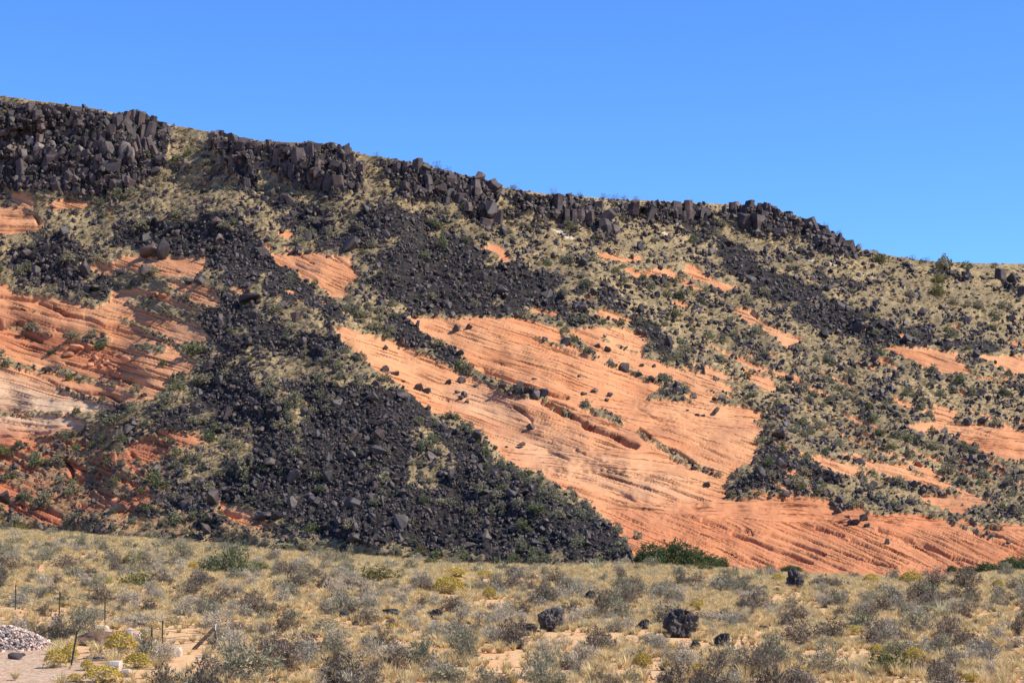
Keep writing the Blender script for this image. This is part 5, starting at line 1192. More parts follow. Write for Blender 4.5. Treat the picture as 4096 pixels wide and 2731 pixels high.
# straw tufts over the grassy parts
px, py = cand(90000, -200, 4300)
k = in_hill(px, py, -1); px, py = px[k], py[k]
t = wmask(mt_b, px, py); s = wmask(ms_b, px, py); cl = wmask(mc_b, px, py)
g = 0.18 + 0.82 * sstep(-0.35, 0.35, fbm(px / 60, py / 32, 97, 3))
pr = (s < 0.45) * np.clip(1 - 1.05 * t, 0.03, 1) * (1 - 0.85 * cl) * g * 0.9 * (1 - .45 * cluster(px, py) * (px > 1700))
k = rng.random(len(px)) < pr; px, py = px[k], py[k]
P, N = on_hill(px, py); w = wsize(rng.uniform(7, 17, len(px)), P)
HILLGRASS = (P, w)
TH_OBJ = []
for i, (c, x, y, lab) in enumerate([('A',1500,700,'straw tuft on the slope right of the fan cliff'),('B',1150,580,'straw tuft in the bright grass gully left of the centre outcrop'),('C',150,990,'large straw tuft above the black talus right of the centre'),('J',420,700,'straw tuft on the slope right of the big slab')]):
    px_, py_ = cp(c, x, y); TH_OBJ.append(put_plant(px_, py_, 34, 30, TH_[i], 'grass_tuft', 'th', lab, 'grass tuft', 'large straw tufts on the hillside'))

# ---- the flat in the foreground ---------------------------------------------
def field_pts(n, y0=66, y1=235, e=1.0, pad=0.30):
    Y = np.sqrt(rng.uniform(y0 ** 2, y1 ** 2, n)); u = rng.uniform(-pad, pad, n)
    z = np.zeros(n); X = u * Y
    px, py = project(np.stack([X, Y, z], -1))
    for _ in range(4):   # settle on the gently tilted flat
        P, _n = on_field(px, py)
        k = Y / P[:, 1]
        py = base_y(px) + 0 + (py - base_y(px))
        # find py whose depth is Y
        b = base_y(px); d0 = base_d(px)
        py = 2731 + (1 / Y - 1 / 75.0) * (2731 - b) / (1 / 75.0 - 1 / d0)
    return px, py
GRAV = gm
OPEN = [cps('K', p) for p in ([(0,700),(130,740),(330,740),(480,790),(560,830),(480,860),(0,830)], [(230,840),(560,850),(700,900),(1000,1000),(1300,1160),(1700,1060),(1900,940),(1650,920),(1500,780),(1380,700),(1600,790),(1500,900),(1400,1000),(900,860)],
   [(330,350),(520,400),(500,450),(340,400)], [(1400,410),(1800,440),(1760,480),(1400,470)], [(1300,1100),(1700,1120),(1600,1250),(1350,1200)], [(1230,1010),(1900,1010),(1760,1349),(1300,1349)], [(560,1060),(1225,1060),(1225,1349),(560,1349)])]
OPEN += [cps('M', p) for p in ([(1380,955),(2060,1010),(2050,1130),(1400,1080)], [(120,930),(640,900),(640,1010),(120,1010)], [(60,1050),(260,1050),(260,1110),(60,1110)])]
OPEN += [cps('L', p) for p in ([(420,940),(900,960),(900,1060),(700,1080),(450,1040)], [(1900,1050),(2352,1060),(2352,1349),(1900,1349)], [(2060,640),(2200,620),(2200,760),(2080,740)], [(560,1150),(1000,1150),(960,1230),(560,1230)])]
OPEN += [cps('M', p) for p in ([(0,1060),(240,1060),(500,1240),(240,1349),(0,1349)], [(500,900),(1000,900),(1200,1000),(1200,1080),(640,1060),(480,1000)], [(1250,1100),(1700,1130),(1500,1349),(1250,1349)], [(2000,900),(2352,830),(2352,1100),(2050,1020)])]
OPEN += [cps('N', p) for p in ([(220,600),(560,620),(820,730),(700,790),(560,700),(230,640)], [(600,1080),(1000,1070),(1000,1110),(860,1230),(900,1349),(660,1349),(640,1200)], [(1800,770),(2352,700),(2352,760),(1900,830)], [(1700,900),(2352,930),(2352,1000),(1800,960)], [(0,930),(200,960),(200,1010),(0,1010)], [(800,740),(1000,780),(980,830),(820,800)])]
omask = rasters([('K', [(0, 0), (1, 0), (1, 1)])]) * 0
OP = np.zeros((110, 1900)); # coarse map of the flat in 4 px cells, from y 2100
def open_at(px, py):
    r = np.zeros(px.shape)
    for p in OPEN: r = np.maximum(r, inpoly(px, py, p).astype(float))
    return r
HERO = []   # keep-out discs (px, py, r)
def clear(px, py, k=1.0):
    ok = np.ones(px.shape, bool)
    for (x, y, r) in HERO: ok &= ((px - x) / (r * k)) ** 2 + ((py - y) / (r * .45 * k)) ** 2 > 1
    return ok

# named plants and rocks of the flat
for (x, y, rr_) in ((1600, 1210, 120), (1480, 1270, 90), (1720, 1190, 100), (1840, 1130, 80), (4280, 1110, 110), (4150, 1130, 90), (3600, 1010, 130), (2660, 1010, 90), (2440, 1010, 80), (1640, 1120, 80), (1560, 1090, 70), (1720, 1130, 70), (860, 1050, 80), (760, 1060, 60), (1150, 1040, 60), (680, 960, 60), (1500, 1190, 60), (1400, 1080, 60), (1300, 1230, 60),(860, 950, 120), (960, 960, 120), (1100, 950, 90), (1165, 940, 60), (770, 990, 70), (520, 930, 100), (430, 930, 60), (1490, 1130, 80), (975, 1270, 90), (1310, 1010, 50), (1080, 1320, 70), (1750, 1000, 110), (1750, 1060, 90), (860, 1170, 90), (1040, 1020, 110), (130, 1130, 80), (1400, 1150, 70), (508, 830, 40), (130, 740, 40), (896, 840, 30), (1296, 1170, 40), (612, 1215, 40), (1388, 1030, 40), (1838, 1080, 40), (1300, 1090, 30)):
    HERO.append((*cp('K', x, y), rr_ * S1))
LAVA = [('M',1570,950,285,245,'largest knobbly black lava boulder of the flat with yellow lichen'),('M',440,895,205,210,'tall knobbly black lava boulder left of centre on the flat'),('M',245,925,155,125,'black lava boulder just left of the tall one'),('M',140,1050,150,92,'low black lava boulder in front of the tall one, lower left of it'),
 ('M',1240,880,145,84,'black lava boulder with a flat top, left of the largest one'),('M',1675,1040,92,82,'small lava boulder below the largest one'),('M',1900,1055,150,170,'black lava boulder with a yellow bush behind it'),('M',1835,1010,70,60,'small lava knob touching the boulder with the yellow bush'),('M',770,650,95,100,'dark lava boulder half hidden in brown shrubs left of centre'),
 ('M',1900,830,66,66,'small lava stone right of the largest boulder'),('M',685,1050,60,48,'small dark stone on bare soil near the bottom'),('M',1370,1100,58,44,'small dark stone beside a brown shrub near the bottom'),('M',1790,425,110,60,'dark boulder among shrubs below the oak thicket'),('M',2270,895,80,44,'flat dark stone in the right middle of the flat'),
 ('L',1595,800,140,82,'rounded black lava boulder in the middle of the flat'),('L',1200,790,160,82,'broad black lava boulder left of the rounded one'),('L',1225,850,140,50,'flat black lava boulder in front of the broad one'),('L',815,800,95,80,'black lava boulder among brown shrubs left of the broad one'),('L',262,1100,135,120,'brown-black boulder at the bottom left beside the big bush'),
 ('L',940,1310,120,84,'black lava boulder at the bottom edge left of centre'),('L',462,820,66,56,'small black boulder in the pale green brush at left'),('N',395,565,150,170,'jagged black lava block standing tall in front of the lowest slab'),('N',225,590,100,54,'low lava boulder left of the tall jagged block'),('N',842,570,38,66,'thin dark stone between shrubs right of the jagged block'),
 ('N',378,710,56,50,'dark stone among shrubs below the jagged block'),('N',118,895,84,46,'flat dark stone at the left of the lower right corner'),('M',960,600,70,34,'flat dark stone on a sandy spot above the flat-topped boulder'),('L',1240,1050,46,60,'small dark stone among shrubs near the bottom centre')]
for i, (c, x, y, w_, h_, lab) in enumerate(LAVA):
    px_, py_ = cp(c, x, y); w_ *= S1; h_ *= S1
    jag = 0.58 if 'jagged' in lab else 0.44
    me = lava_mesh('lava_boulder', i + 3, M_lava, 1.0, 0.85, 0.9, jag)
    o = put_rock(px_, py_, w_ * 1.08, h_ * 1.32, [me], 'lava_boulder', 'lava', i, spin=random.uniform(-.6, .6), sink=0.20, rxy=0.1)
    tag(o, lab, 'boulder', 'black lava boulders on the flat')
    HERO.append((px_, py_ + 18, w_ * .55 + 24))

OAK = [('M',1300,345,240,190,'left bush of the dark green oak thicket at the foot of the talus'),('M',1490,355,260,235,'tallest middle bush of the dark green oak thicket'),('M',1640,355,230,190,'right of middle bush of the dark green oak thicket'),('M',1790,350,180,120,'low right bush of the dark green oak thicket'),('M',1900,330,100,76,'last small bush at the right end of the oak thicket'),('M',1220,335,140,120,'leftmost bush of the oak thicket against the boulders'),
 ('N',2030,380,200,90,'low dark green bush at the far right foot of the slab'),('N',2230,370,190,110,'blue-green bush at the right frame edge foot of the slab'),('N',1880,395,170,60,'low green bush at the foot of the slab, left of the others'),('N',1730,375,80,46,'small green bush at the foot of the slab'),('N',2330,355,120,90,'green bush cut by the right frame edge'),('N',360,370,170,46,'low green strip bush at the foot of the lowest slab')]
for i, (c, x, y, w_, h_, lab) in enumerate(OAK):
    px_, py_ = cp(c, x, y); w_ *= S1; h_ *= S1
    put_plant(px_, py_ + 4, w_ * 1.4, h_ * 1.2, OK_[i % 4], 'oak_bush', 'oak', lab, 'bush', 'dark green bushes at the foot of the slope')
BIG = [('K',2010,430,330,300,DG,'dark green rounded bush on the left of the flat'),('K',1830,410,260,180,DG,'lower dark green bush touching the rounded one'),('K',2160,420,200,130,DG,'sparse green bush on the right of the rounded one'),('K',1190,530,380,150,OL,'wide olive bush spreading behind the fence on the left'),('K',1120,340,220,130,OL,'olive bush with cholla behind it on the left'),
 ('K',2060,1349,640,360,SG,'huge twiggy grey-green bush at the bottom edge left of centre'),('L',1080,480,400,150,OL,'wide olive bush in the left middle of the flat'),('L',1540,350,170,110,DG,'olive green bush below the talus foot'),('L',90,370,260,90,OL,'low olive bush in the left middle far flat'),('N',1180,1290,420,260,OL,'large mixed green and grey bush at the bottom right'),
 ('M',1720,430,130,110,OL,'yellow-green bush in front of the oak thicket'),('N',1650,770,290,180,TP,'round pale green brush with brown base, right side of the flat'),('M',830,400,210,120,TP,'pale green broom-like brush under the talus foot'),('L',650,900,500,130,SG,'wide pale blue-green brush at left of centre'),('K',215,1035,150,90,SG,'small blue-green shrub growing on the cobble heap'),
 ('K',640,830,160,70,TP,'bright green tuft behind the fence'),('N',100,1220,240,190,BR,'dark brown fan-shaped shrub at the bottom, left of the right quarter'),('N',1740,1260,280,200,BR,'dark brown fan-shaped shrub at the bottom right'),('N',1600,1040,170,120,BR,'dark brown shrub on bare ground at the right'),('M',1265,1040,150,120,BR,'dark brown upright shrub on bare ground below the flat-topped boulder'),
 ('N',2300,930,210,200,BR,'dark brown shrub cut by the right frame edge'),('N',430,1020,420,220,BR,'broad grey-brown shrub in the left of the right quarter'),('N',1430,900,430,180,SG,'wide grey-green shrub in the right middle'),('N',2130,680,250,190,SG,'tall grey-green shrub at the far right'),('N',1850,760,220,160,BR,'dark brown shrub right of the pale green brush'),
 ('K',370,780,190,120,BR,'dark brown shrub between the first two fence posts'),('K',480,520,180,120,BR,'dark brown shrub above the second fence post'),('K',560,370,330,130,BR,'wide brown shrub in the far left flat'),('K',770,440,240,90,BR,'brown shrub right of the small bare hollow at left'),('K',90,380,240,140,BR,'brown shrub at the left frame edge'),('K',1620,620,260,120,BR,'brown shrub in the left middle of the flat'),('K',2160,690,260,150,BR,'brown shrub right of the brace pole at distance'),
 ('K',1190,860,560,130,GR,'wide pale grey bush behind the white slabs'),('K',1850,900,360,190,GR,'grey twiggy bush beside the brace post'),('L',1240,1250,280,230,BR,'brown shrub near the bottom left of centre'),('L',1540,1280,270,190,BR,'brown shrub near the bottom centre'),('L',1000,840,240,170,BR,'brown shrub between two black boulders'),('L',1480,700,190,110,BR,'dark round shrub in the middle of the flat'),('L',620,560,260,150,BR,'brown shrub in the left middle'),
 ('M',880,760,190,150,BR,'brown shrub wrapped round the half hidden boulder'),('M',1480,1150,260,120,SG,'olive-grey shrub at the bottom below the largest boulder'),('M',510,1190,170,100,GR,'pale grey shrub near the bottom'),('M',620,730,170,120,BR,'dark shrub above and right of the tall lava boulder'),('M',190,740,240,120,BR,'low dark shrub above the pair of lava boulders'),('N',1600,560,330,180,BR,'dense brown thicket at the right below the slab foot'),('N',1850,560,330,190,BR,'second dense brown shrub of the right thicket'),('M',1040,480,140,110,BR,'dark brown shrub with a stone at its foot')]
for i, (c, x, y, w_, h_, pool, lab) in enumerate(BIG):
    px_, py_ = cp(c, x, y); w_ *= S1; h_ *= S1
    nm = {id(DG): 'green_bush', id(OL): 'olive_bush', id(SG): 'sage_bush', id(TP): 'broom_brush', id(BR): 'brown_shrub', id(GR): 'grey_shrub'}[id(pool)]
    put_plant(px_, py_, w_ * 1.08, h_ * 1.15, pool[i % len(pool)], nm, 'big', lab, 'bush' if 'bush' in lab else 'shrub', None)
    HERO.append((px_, py_, w_ * .42))
RBL = [('K',1030,1110,270,160,'largest rabbitbrush mound, yellow over grey, in front of the white slabs'),('K',1170,1260,240,120,'yellow rabbitbrush below the largest mound'),('K',880,1360,340,130,'yellow rabbitbrush cut by the bottom edge'),('K',745,1260,120,84,'small yellow rabbitbrush left of the bottom one'),('K',640,1350,140,62,'low yellow rabbitbrush at the bottom left'),('K',470,1220,190,140,'olive-yellow rabbitbrush by the leaning post'),('K',590,1170,170,130,'greenish rabbitbrush behind the leaning post'),
 ('K',1655,375,100,80,'small yellow rabbitbrush left of the dark green bush'),('K',1345,560,90,52,'small yellow bush right of the wide olive bush'),('K',412,650,78,66,'small yellow bush between the first two posts'),('L',1640,520,120,56,'yellow bush left of centre far flat'),('L',1700,590,280,130,'yellow-green bush under the small yellow one'),('L',2050,630,120,90,'yellow bush with two heads in the middle'),('L',700,385,76,34,'small orange-yellow tuft in the left middle'),
 ('L',1455,600,90,40,'yellow-green tuft left of the round dark shrub'),('L',1215,915,80,74,'thin yellow plant in front of the flat black boulder'),('M',1690,715,140,80,'yellow plant above the largest lava boulder'),('M',1955,935,94,64,'bright yellow plant behind the lava boulder at right'),('M',1700,1310,170,100,'yellow grass-like plant at the bottom left of the dead shrub'),('N',1040,530,150,84,'brightest yellow bush below the lowest slab'),('N',245,520,130,84,'yellow bush behind the jagged lava block'),
 ('N',2130,545,100,60,'yellow bush at the far right'),('N',880,930,180,70,'yellow plant in the lower right middle'),('N',1410,1170,200,120,'yellow plant at the right of the large mixed bush'),('N',1090,1090,150,70,'yellow-green plant at the upper left of the large mixed bush'),('N',1890,1345,170,70,'yellow plant at the bottom right edge'),('N',1380,520,200,100,'orange-straw bush under the right foot of the slab'),('N',480,1320,150,80,'yellowish grass plant at the bottom of the right quarter'),('M',1220,1240,170,120,'dull yellow bush at the bottom centre'),('L',1760,440,270,70,'yellow-green wide bush in the far centre'),('L',2010,460,160,60,'yellow-green bush right of the wide one in the far centre')]
for i, (c, x, y, w_, h_, lab) in enumerate(RBL):
    px_, py_ = cp(c, x, y); w_ *= S1; h_ *= S1
    P, N = place(px_, py_); P = P[0]; w = wsize(w_ * 1.05, P); h = wsize(h_ * 1.15, P)
    root = obj('rabbitbrush', None, loc=(P[0], P[1], P[2] - 0.02)); tag(root, lab, 'bush', 'yellow flowering rabbitbrush on the flat')
    rz_ = random.uniform(0, 6.28); sc3 = (w, w, h / 0.68)
    obj('foliage', RB[i % 3], root, rot=(0, 0, rz_), scale=sc3)
    fh_ = obj('flower_heads', FL[i % 3], root, rot=(0, 0, rz_ + 1), scale=(w * .98, w * .98, h / 0.68)); fh_['kind'] = 'stuff'
    HERO.append((px_, py_ + 14, w_ * .5 + 14))
for i, (c, x, y, w_, h_, lab) in enumerate([('K',930,510,120,76,'spiky yellow-green yucca left of the wide olive bush'),('M',235,455,110,54,'spiky yucca left of centre under the talus foot'),('M',650,460,90,42,'spiky yucca farther right under the talus foot')]):
    px_, py_ = cp(c, x, y); put_plant(px_, py_, w_ * S1, h_ * S1 * 1.3, YU[i % 2], 'yucca', 'yucca', lab, 'yucca', 'yuccas on the flat'); HERO.append((px_, py_, w_ * .3))
for i, (c, x, y, w_, h_, lab, mt) in enumerate([('M',1870,1349,230,300,'leafless dark branching shrub at the bottom edge',T_dark),('N',2050,1200,180,230,'gnarled bush with pale bare trunks at the bottom right',T_grey),('N',2200,700,140,90,'dead dark branches under the far right shrub',T_dark),('K',1620,820,130,110,'thin upright leafless shrub right of the wide pale grey bush',T_dark)]):
    px_, py_ = cp(c, x, y); me = branchy_mesh('dead_shrub', 600 + i, mt, 1.0, 5, 0.034, 0.5, 5)
    put_plant(px_, py_ + 2, w_ * S1, h_ * S1, me, 'dead_shrub', 'dead', lab, 'dead shrub', 'leafless shrubs on the flat'); HERO.append((px_, py_, w_ * .3))
# cholla: jointed stems with pale tips
def cholla_mesh(seed):
    r = random.Random(seed); bm = bmesh.new()
    def joint(p, d, l, rad, dep):
        q = p + d * l
        m = bmesh.ops.create_cone(bm, segments=6, radius1=rad, radius2=rad * .8, depth=l, cap_ends=True)
        rotq = d.to_track_quat('Z', 'Y')
        for v in m['verts']: v.co = rotq @ v.co + (p + q) / 2
        if dep:
            for _ in range(r.choice((2, 3))):
                nd = (d + Vector((r.gauss(0, .7), r.gauss(0, .7), r.gauss(.2, .3)))).normalized()
                joint(q, nd, l * .82, rad * .85, dep - 1)
    for _ in range(3): joint(Vector((0, 0, 0)), Vector((r.gauss(0, .4), r.gauss(0, .4), 1)).normalized(), .26, .05, 4)
    me = bpy.data.meshes.new('cholla'); bm.to_mesh(me); bm.free(); me.materials.append(L_palegreen); return me
for i, (c, x, y, w_, h_, lab) in enumerate([('K',1130,215,110,80,'tall pale cholla cactus behind the olive bush on the left'),('K',420,270,90,60,'pale cholla cactus at the edge of the wide brown shrub far left'),('K',695,170,60,60,'small cholla cactus alone in the far left flat'),('L',275,200,110,50,'pale cholla clump at the far edge left of centre'),('L',335,235,80,40,'second cholla right below the pale clump'),('L',620,230,60,60,'thin cholla farther right at the far edge'),('K',1320,220,100,90,'blue-green cholla right of the tall pale one')]):
    px_, py_ = cp(c, x, y); put_plant(px_, py_, w_ * S1, h_ * S1, cholla_mesh(700 + i), 'cholla', 'cholla', lab, 'cactus', 'cholla cactus on the flat')
# dry flower stalks
for i, (c, x, y0_, y1_, lab) in enumerate([('K',950,290,185,'dry yucca stalk with pods in the far left flat'),('K',1290,350,260,'dry yucca stalk right of the olive bush'),('L',2205,345,245,'dry yucca stalk at the foot of the talus, left of centre'),('K',830,260,200,'short dry stalk in the far left flat')]):
    px_, py_ = cp(c, x, y0_); P, N = place(px_, py_); P = P[0]; h = wsize((y0_ - y1_) * S1, P)
    root = obj('dry_stalk', None, loc=tuple(P)); tag(root, lab, 'plant', 'dry yucca stalks')
    bm = bmesh.new(); m = bmesh.ops.create_cone(bm, segments=6, radius1=.03, radius2=.015, depth=h, cap_ends=True); bmesh.ops.translate(bm, verts=bm.verts, vec=(0, 0, h / 2)); me = bpy.data.meshes.new('stem'); bm.to_mesh(me); bm.free(); me.materials.append(T_straw); obj('stem', me, root)
    bm = bmesh.new()
    for _ in range(16):
        m = bmesh.ops.create_icosphere(bm, subdivisions=1, radius=.055); bmesh.ops.translate(bm, verts=m['verts'], vec=(random.gauss(0, .07), random.gauss(0, .07), h * random.uniform(.5, 1.0)))
    me = bpy.data.meshes.new('pods'); bm.to_mesh(me); bm.free(); me.materials.append(L_palegreen); obj('pods', me, root)['kind'] = 'stuff'

# ---- scattered shrubs of the flat -------------------------------------------
def place_field(n, y0, y1, prf):
    px, py = field_pts(n, y0, y1)
    k = (py > base_y(px) + 2) & (px > -250) & (px < 4350); px, py = px[k], py[k]
    k = rng.random(len(px)) < prf(px, py)
    px, py = px[k], py[k]
    k = clear(px, py, .42 if n > 14000 else 1.0); return px[k], py[k]
def far_left(px, py): return sstep(95, 30, py - base_y(px))
def fld(px, py, k):
    op = open_at(px, py); g_ = inpoly(px, py, GRAV)
    f = far_left(px, py); band = sstep(150, 60, py - base_y(px))
    nz = fbm(px / 240, py / 70, k, 3)
    return op, g_, f, band, nz
def pr_brown(px, py):
    op, g_, f, b, nz = fld(px, py, 111); right = sstep(900, 2400, px)
    return (1 - op) * (~g_) * (0.05 + 0.95 * (1 - f)) * (0.20 + 0.8 * sstep(-.25, .35, nz)) * (0.75 + 0.25 * right) * (1 - .5 * b * (px < 2600))
def pr_grey(px, py):
    op, g_, f, b, nz = fld(px, py, 222); return (1 - .9 * op) * (~g_) * (0.25 + .75 * (1 - f)) * (0.35 + .65 * sstep(-.2, .4, nz)) * 0.8
def pr_sage(px, py):
    op, g_, f, b, nz = fld(px, py, 333); return (1 - op) * (~g_) * (0.35 + .65 * sstep(-.1, .4, nz)) * 0.75
KINDS = [('brown_shrub', BR, 2100, pr_brown, 0.7, 2.3, 'bshrub', 'dark brown-grey twiggy shrubs too small to tell apart, spread over the flat'), ('grey_shrub', GR, 3100, pr_grey, 0.6, 1.8, 'gshrub', 'pale grey dry shrubs too small to tell apart, spread over the flat'), ('sage_shrub', SG, 2000, pr_sage, 0.6, 2.1, 'sshrub', 'grey-green low shrubs too small to tell apart, spread over the flat')]
for name, pool, n, prf, s0, s1, kd, lab in KINDS:
    px, py = place_field(n, 66, 236, prf)
    ws = s0 + (s1 - s0) * rng.random(len(px)) ** 1.7
    spx = ws * F / field_Y(px, py)
    vis = (px > -20) & (px < 4116) & (py < 2790)
    o_ = [i for i in np.argsort(-spx) if vis[i]][:240]
    rest = np.ones(len(px), bool); rest[o_] = False
    first = []
    for n_, i in enumerate(o_):
        o = put_plant(px[i], py[i], spx[i], spx[i] * random.uniform(.6, .9), pool[n_ % len(pool)], name, kd)
        if n_ < len(pool): first.append(o)
    P, N = on_field(px[rest], py[rest]); w = ws[rest]
    gn_stuff(name.replace('_shrub', '_scrub'), first, P, np.stack([w * 0, w * 0, rng.uniform(0, 6.28, len(w))], -1), np.stack([w, w, w * rng.uniform(.9, 1.3, len(w))], -1), rng.integers(0, len(pool), len(w)), lab, 'scrub')

# bunch grass: the nearest tufts as things, the rest as one mass
px, py = place_field(74000, 64, 240, lambda x, y: (.75 + .25 * sstep(330, 120, y - base_y(x))) * (1 - .62 * open_at(x, y)) * np.where(inpoly(x, y, GRAV), .06, 1) * (0.35 + .65 * sstep(-.3, .3, fbm(x / 130, y / 40, 444, 3))))
ws = rng.uniform(.35, .85, len(px)) * (1 + .35 * far_left(px, py)); spx = ws * F / field_Y(px, py)
vis = (px > 0) & (px < 4096) & (py < 2760)
o_ = [i for i in np.argsort(-spx) if vis[i]][:200]
rest = np.ones(len(px), bool); rest[o_] = False; first = []
for n_, i in enumerate(o_):
    o = put_plant(px[i], py[i], spx[i] * 1.15, spx[i] * .9, TF[n_ % 5], 'grass_tuft', 'tuft')
    if n_ < 5: first.append(o)
P, N = on_field(px[rest], py[rest]); w = ws[rest]
HP, HW = HILLGRASS
gn_stuff('straw_grass', first, P, np.stack([w * 0, w * 0, rng.uniform(0, 6.28, len(w))], -1), np.stack([w, w, w * .9], -1), rng.integers(0, 5, len(w)), 'straw coloured dry bunch grass covering the flat', 'grass')
w = HW
gn_stuff('hill_grass', TH_OBJ, HP, np.stack([w * 0 , w * 0, rng.uniform(0, 6.28, len(w))], -1), np.stack([w * 1.15, w * 1.15, w * .7], -1), rng.integers(0, 4, len(w)), 'dry yellow grass growing between the rocks of the hillside', 'grass')
# paler green-grey broom tufts, dense along the far edge of the flat
px, py = place_field(15000, 90, 240, lambda x, y: (1 - open_at(x, y)) * (~inpoly(x, y, GRAV)) * (0.16 + .8 * far_left(x, y)) * (0.3 + .7 * sstep(-.3, .3, fbm(x / 150, y / 40, 555, 3))))
ws = rng.uniform(.5, 1.05, len(px)); P, N = on_field(px, py); w = ws
tpo = [r[0] for r in REG if r[0].name.startswith('broom_brush')][:4]
gn_stuff('pale_brush', tpo, P, np.stack([w * 0, w * 0, rng.uniform(0, 6.28, len(w))], -1), np.stack([w, w, w * .6], -1), rng.integers(0, len(tpo), len(w)), 'pale grey-green brush forming a soft band along the foot of the hill', 'brush')
# yellow brush on the hillside
px, py = cand(7000, 0, 4200); k = in_hill(px, py) & (wmask(ms_b, px, py) < .4) & (wmask(mt_b, px, py) < .55); px, py = px[k], py[k]
k = rng.random(len(px)) < 0.02 + 0.25 * sstep(.2, .6, fbm(px / 160, py / 90, 666, 3)); px, py = px[k], py[k]
P, N = on_hill(px, py); w = wsize(rng.uniform(9, 20, len(px)), P)
fo = [o for o in bpy.data.objects if o.name.startswith('foliage')][:1] + [o for o in bpy.data.objects if o.name.startswith('flower_heads')][:2]
gn_stuff('yellow_brush', fo, P, np.stack([w * 0, w * 0, rng.uniform(0, 6.28, len(w))], -1), np.stack([w, w, w * .8], -1), rng.integers(0, 3, len(w)), 'small yellow flowering brush dotted over the grassy slope', 'brush')
# small dark stones on the flat
px, py = place_field(9000, 64, 235, lambda x, y: 0.10 + .75 * open_at(x, y) * sstep(-.4, .3, fbm(x / 90, y / 40, 777, 2)))
P, N = on_field(px, py); w = .05 + .22 * rng.random(len(px)) ** 3
gn_stuff('field_stones', BOULD_OBJ[:14], P + np.array([0, 0, .01]), rand_rot(len(w), .6), w[:, None] * rng.uniform(.7, 1.3, (len(w), 3)), rng.integers(0, 14, len(w)), 'small dark stones lying on the sandy soil of the flat', 'stones')

# ---- fence ------------------------------------------------------------------
M_post = simple_mat('green_steel', (0.035, 0.06, 0.045), (0.06, 0.08, 0.06), 4, .6)
M_postw = simple_mat('white_post_tip', (0.6, 0.6, 0.58), (0.7, 0.7, 0.68), 4, .6)
M_wire = simple_mat('rusty_wire', (0.10, 0.08, 0.065), (0.16, 0.13, 0.11), 4, .6)
M_wood = simple_mat('weathered_pole', (0.060, 0.038, 0.026), (0.13, 0.085, 0.058), 6, .9, bump=.6, bscale=20)
def tube(name, a, b, r, mat, parent=None, seg=6, rel=None):
    a = Vector(a); b = Vector(b); bm = bmesh.new()
    bmesh.ops.create_cone(bm, segments=seg, radius1=r, radius2=r * .92, depth=(b - a).length, cap_ends=True)
    q = (b - a).to_track_quat('Z', 'Y'); off_ = Vector(rel) if rel is not None else Vector((0, 0, 0))
    for v in bm.verts: v.co = q @ v.co + (a + b) / 2 - off_
    me = bpy.data.meshes.new(name); bm.to_mesh(me); bm.free(); me.materials.append(mat)
    return obj(name, me, parent)
def tpost(a, b, parent, rel, tip=False):
    a = Vector(a); b = Vector(b); bm = bmesh.new(); L_ = (b - a).length
    for (sx, sy, ox, oy) in ((.065, .014, 0, 0), (.014, .05, 0, .032)):
        m = bmesh.ops.create_cube(bm, size=1); 
        for v in m['verts']: v.co = Vector((v.co.x * sx + ox, v.co.y * sy + oy, (v.co.z + .5) * L_))
    for k in range(int(L_ / .11)):
        m = bmesh.ops.create_cube(bm, size=1)
        for v in m['verts']: v.co = Vector((v.co.x * .03, v.co.y * .02 - .014, v.co.z * .03 + .06 + k * .11))
    q = (b - a).to_track_quat('Z', 'Y')
    for v in bm.verts: v.co = q @ v.co + a - Vector(rel)
    me = bpy.data.meshes.new('post'); bm.to_mesh(me); bm.free(); me.materials.append(M_post)
    o = obj('post', me, parent)
    if tip: 
        t = tube('post_tip', a + (b - a) * .78, b + (b - a) * .01, .045, M_postw, o, rel=rel); 
    return o
def kp(x, y): 
    px_, py_ = cp('K', x, y); P, N = place(px_, py_); return Vector(P[0])
def htop(P, hpx): return float(wsize(hpx * S1, np.array(P)))
FA = [((130, 738), 215, 0), ((508, 830), 260, 0), ((896, 842), 190, 0), ((1388, 1030), 220, 0), ((1838, 1075), 200, 1)]
root = obj('wire_fence', None, loc=tuple(kp(508, 830))); tag(root, 'back run of wire fence on green posts, from the left edge to the braced post', 'fence', 'wire fences on green steel posts')
rel = root.location; tops = []
for (xy, h, tip) in FA:
    a = kp(*xy); b = a + Vector((0, 0, htop(a, h))); o = tpost(a, b, root, rel, tip); tops.append((a, b))
    if tip: o['label'] = 'corner post with a white upper end'
ext0 = (tops[0][0] + (tops[0][0] - tops[1][0]), tops[0][1] + (tops[0][1] - tops[1][1])); tops2 = [ext0] + tops
for f in (.35, .62, .93):
    for (a, b), (c, d) in zip(tops2[:-1], tops2[1:]):
        p = a + (b - a) * f; q = c + (d - c) * f; m = (p + q) / 2 - Vector((0, 0, .05))
        tube('wire', p, m, .011, M_wire, root, 4, rel); tube('wire', m, q, .011, M_wire, root, 4, rel)
root = obj('wire_fence', None, loc=tuple(kp(1296, 1168))); tag(root, 'front run of the wire fence with the leaning post, past the yellow bushes', 'fence', 'wire fences on green steel posts')
rel = root.location
a1 = kp(612, 1215); b1 = a1 + Vector((htop(a1, 48), 0, htop(a1, 300))); o = tpost(a1, b1, root, rel); o['label'] = 'post leaning to the right'
a2 = kp(1296, 1168); b2 = a2 + Vector((0.02, 0, htop(a2, 258))); tpost(a2, b2, root, rel)
a3, b3 = tops[-1]
for f in (.35, .62, .93):
    for (a, b), (c, d) in (((a1, b1), (a2, b2)), ((a2, b2), (a3 - Vector((.1, 0, 0)), b3 - Vector((.1, 0, 0))))):
        tube('wire', a + (b - a) * f, c + (d - c) * f, .011, M_wire, root, 4, rel)
a = kp(1655, 1082); b = a3 + Vector((-.06, -.05, htop(a3, 165)))
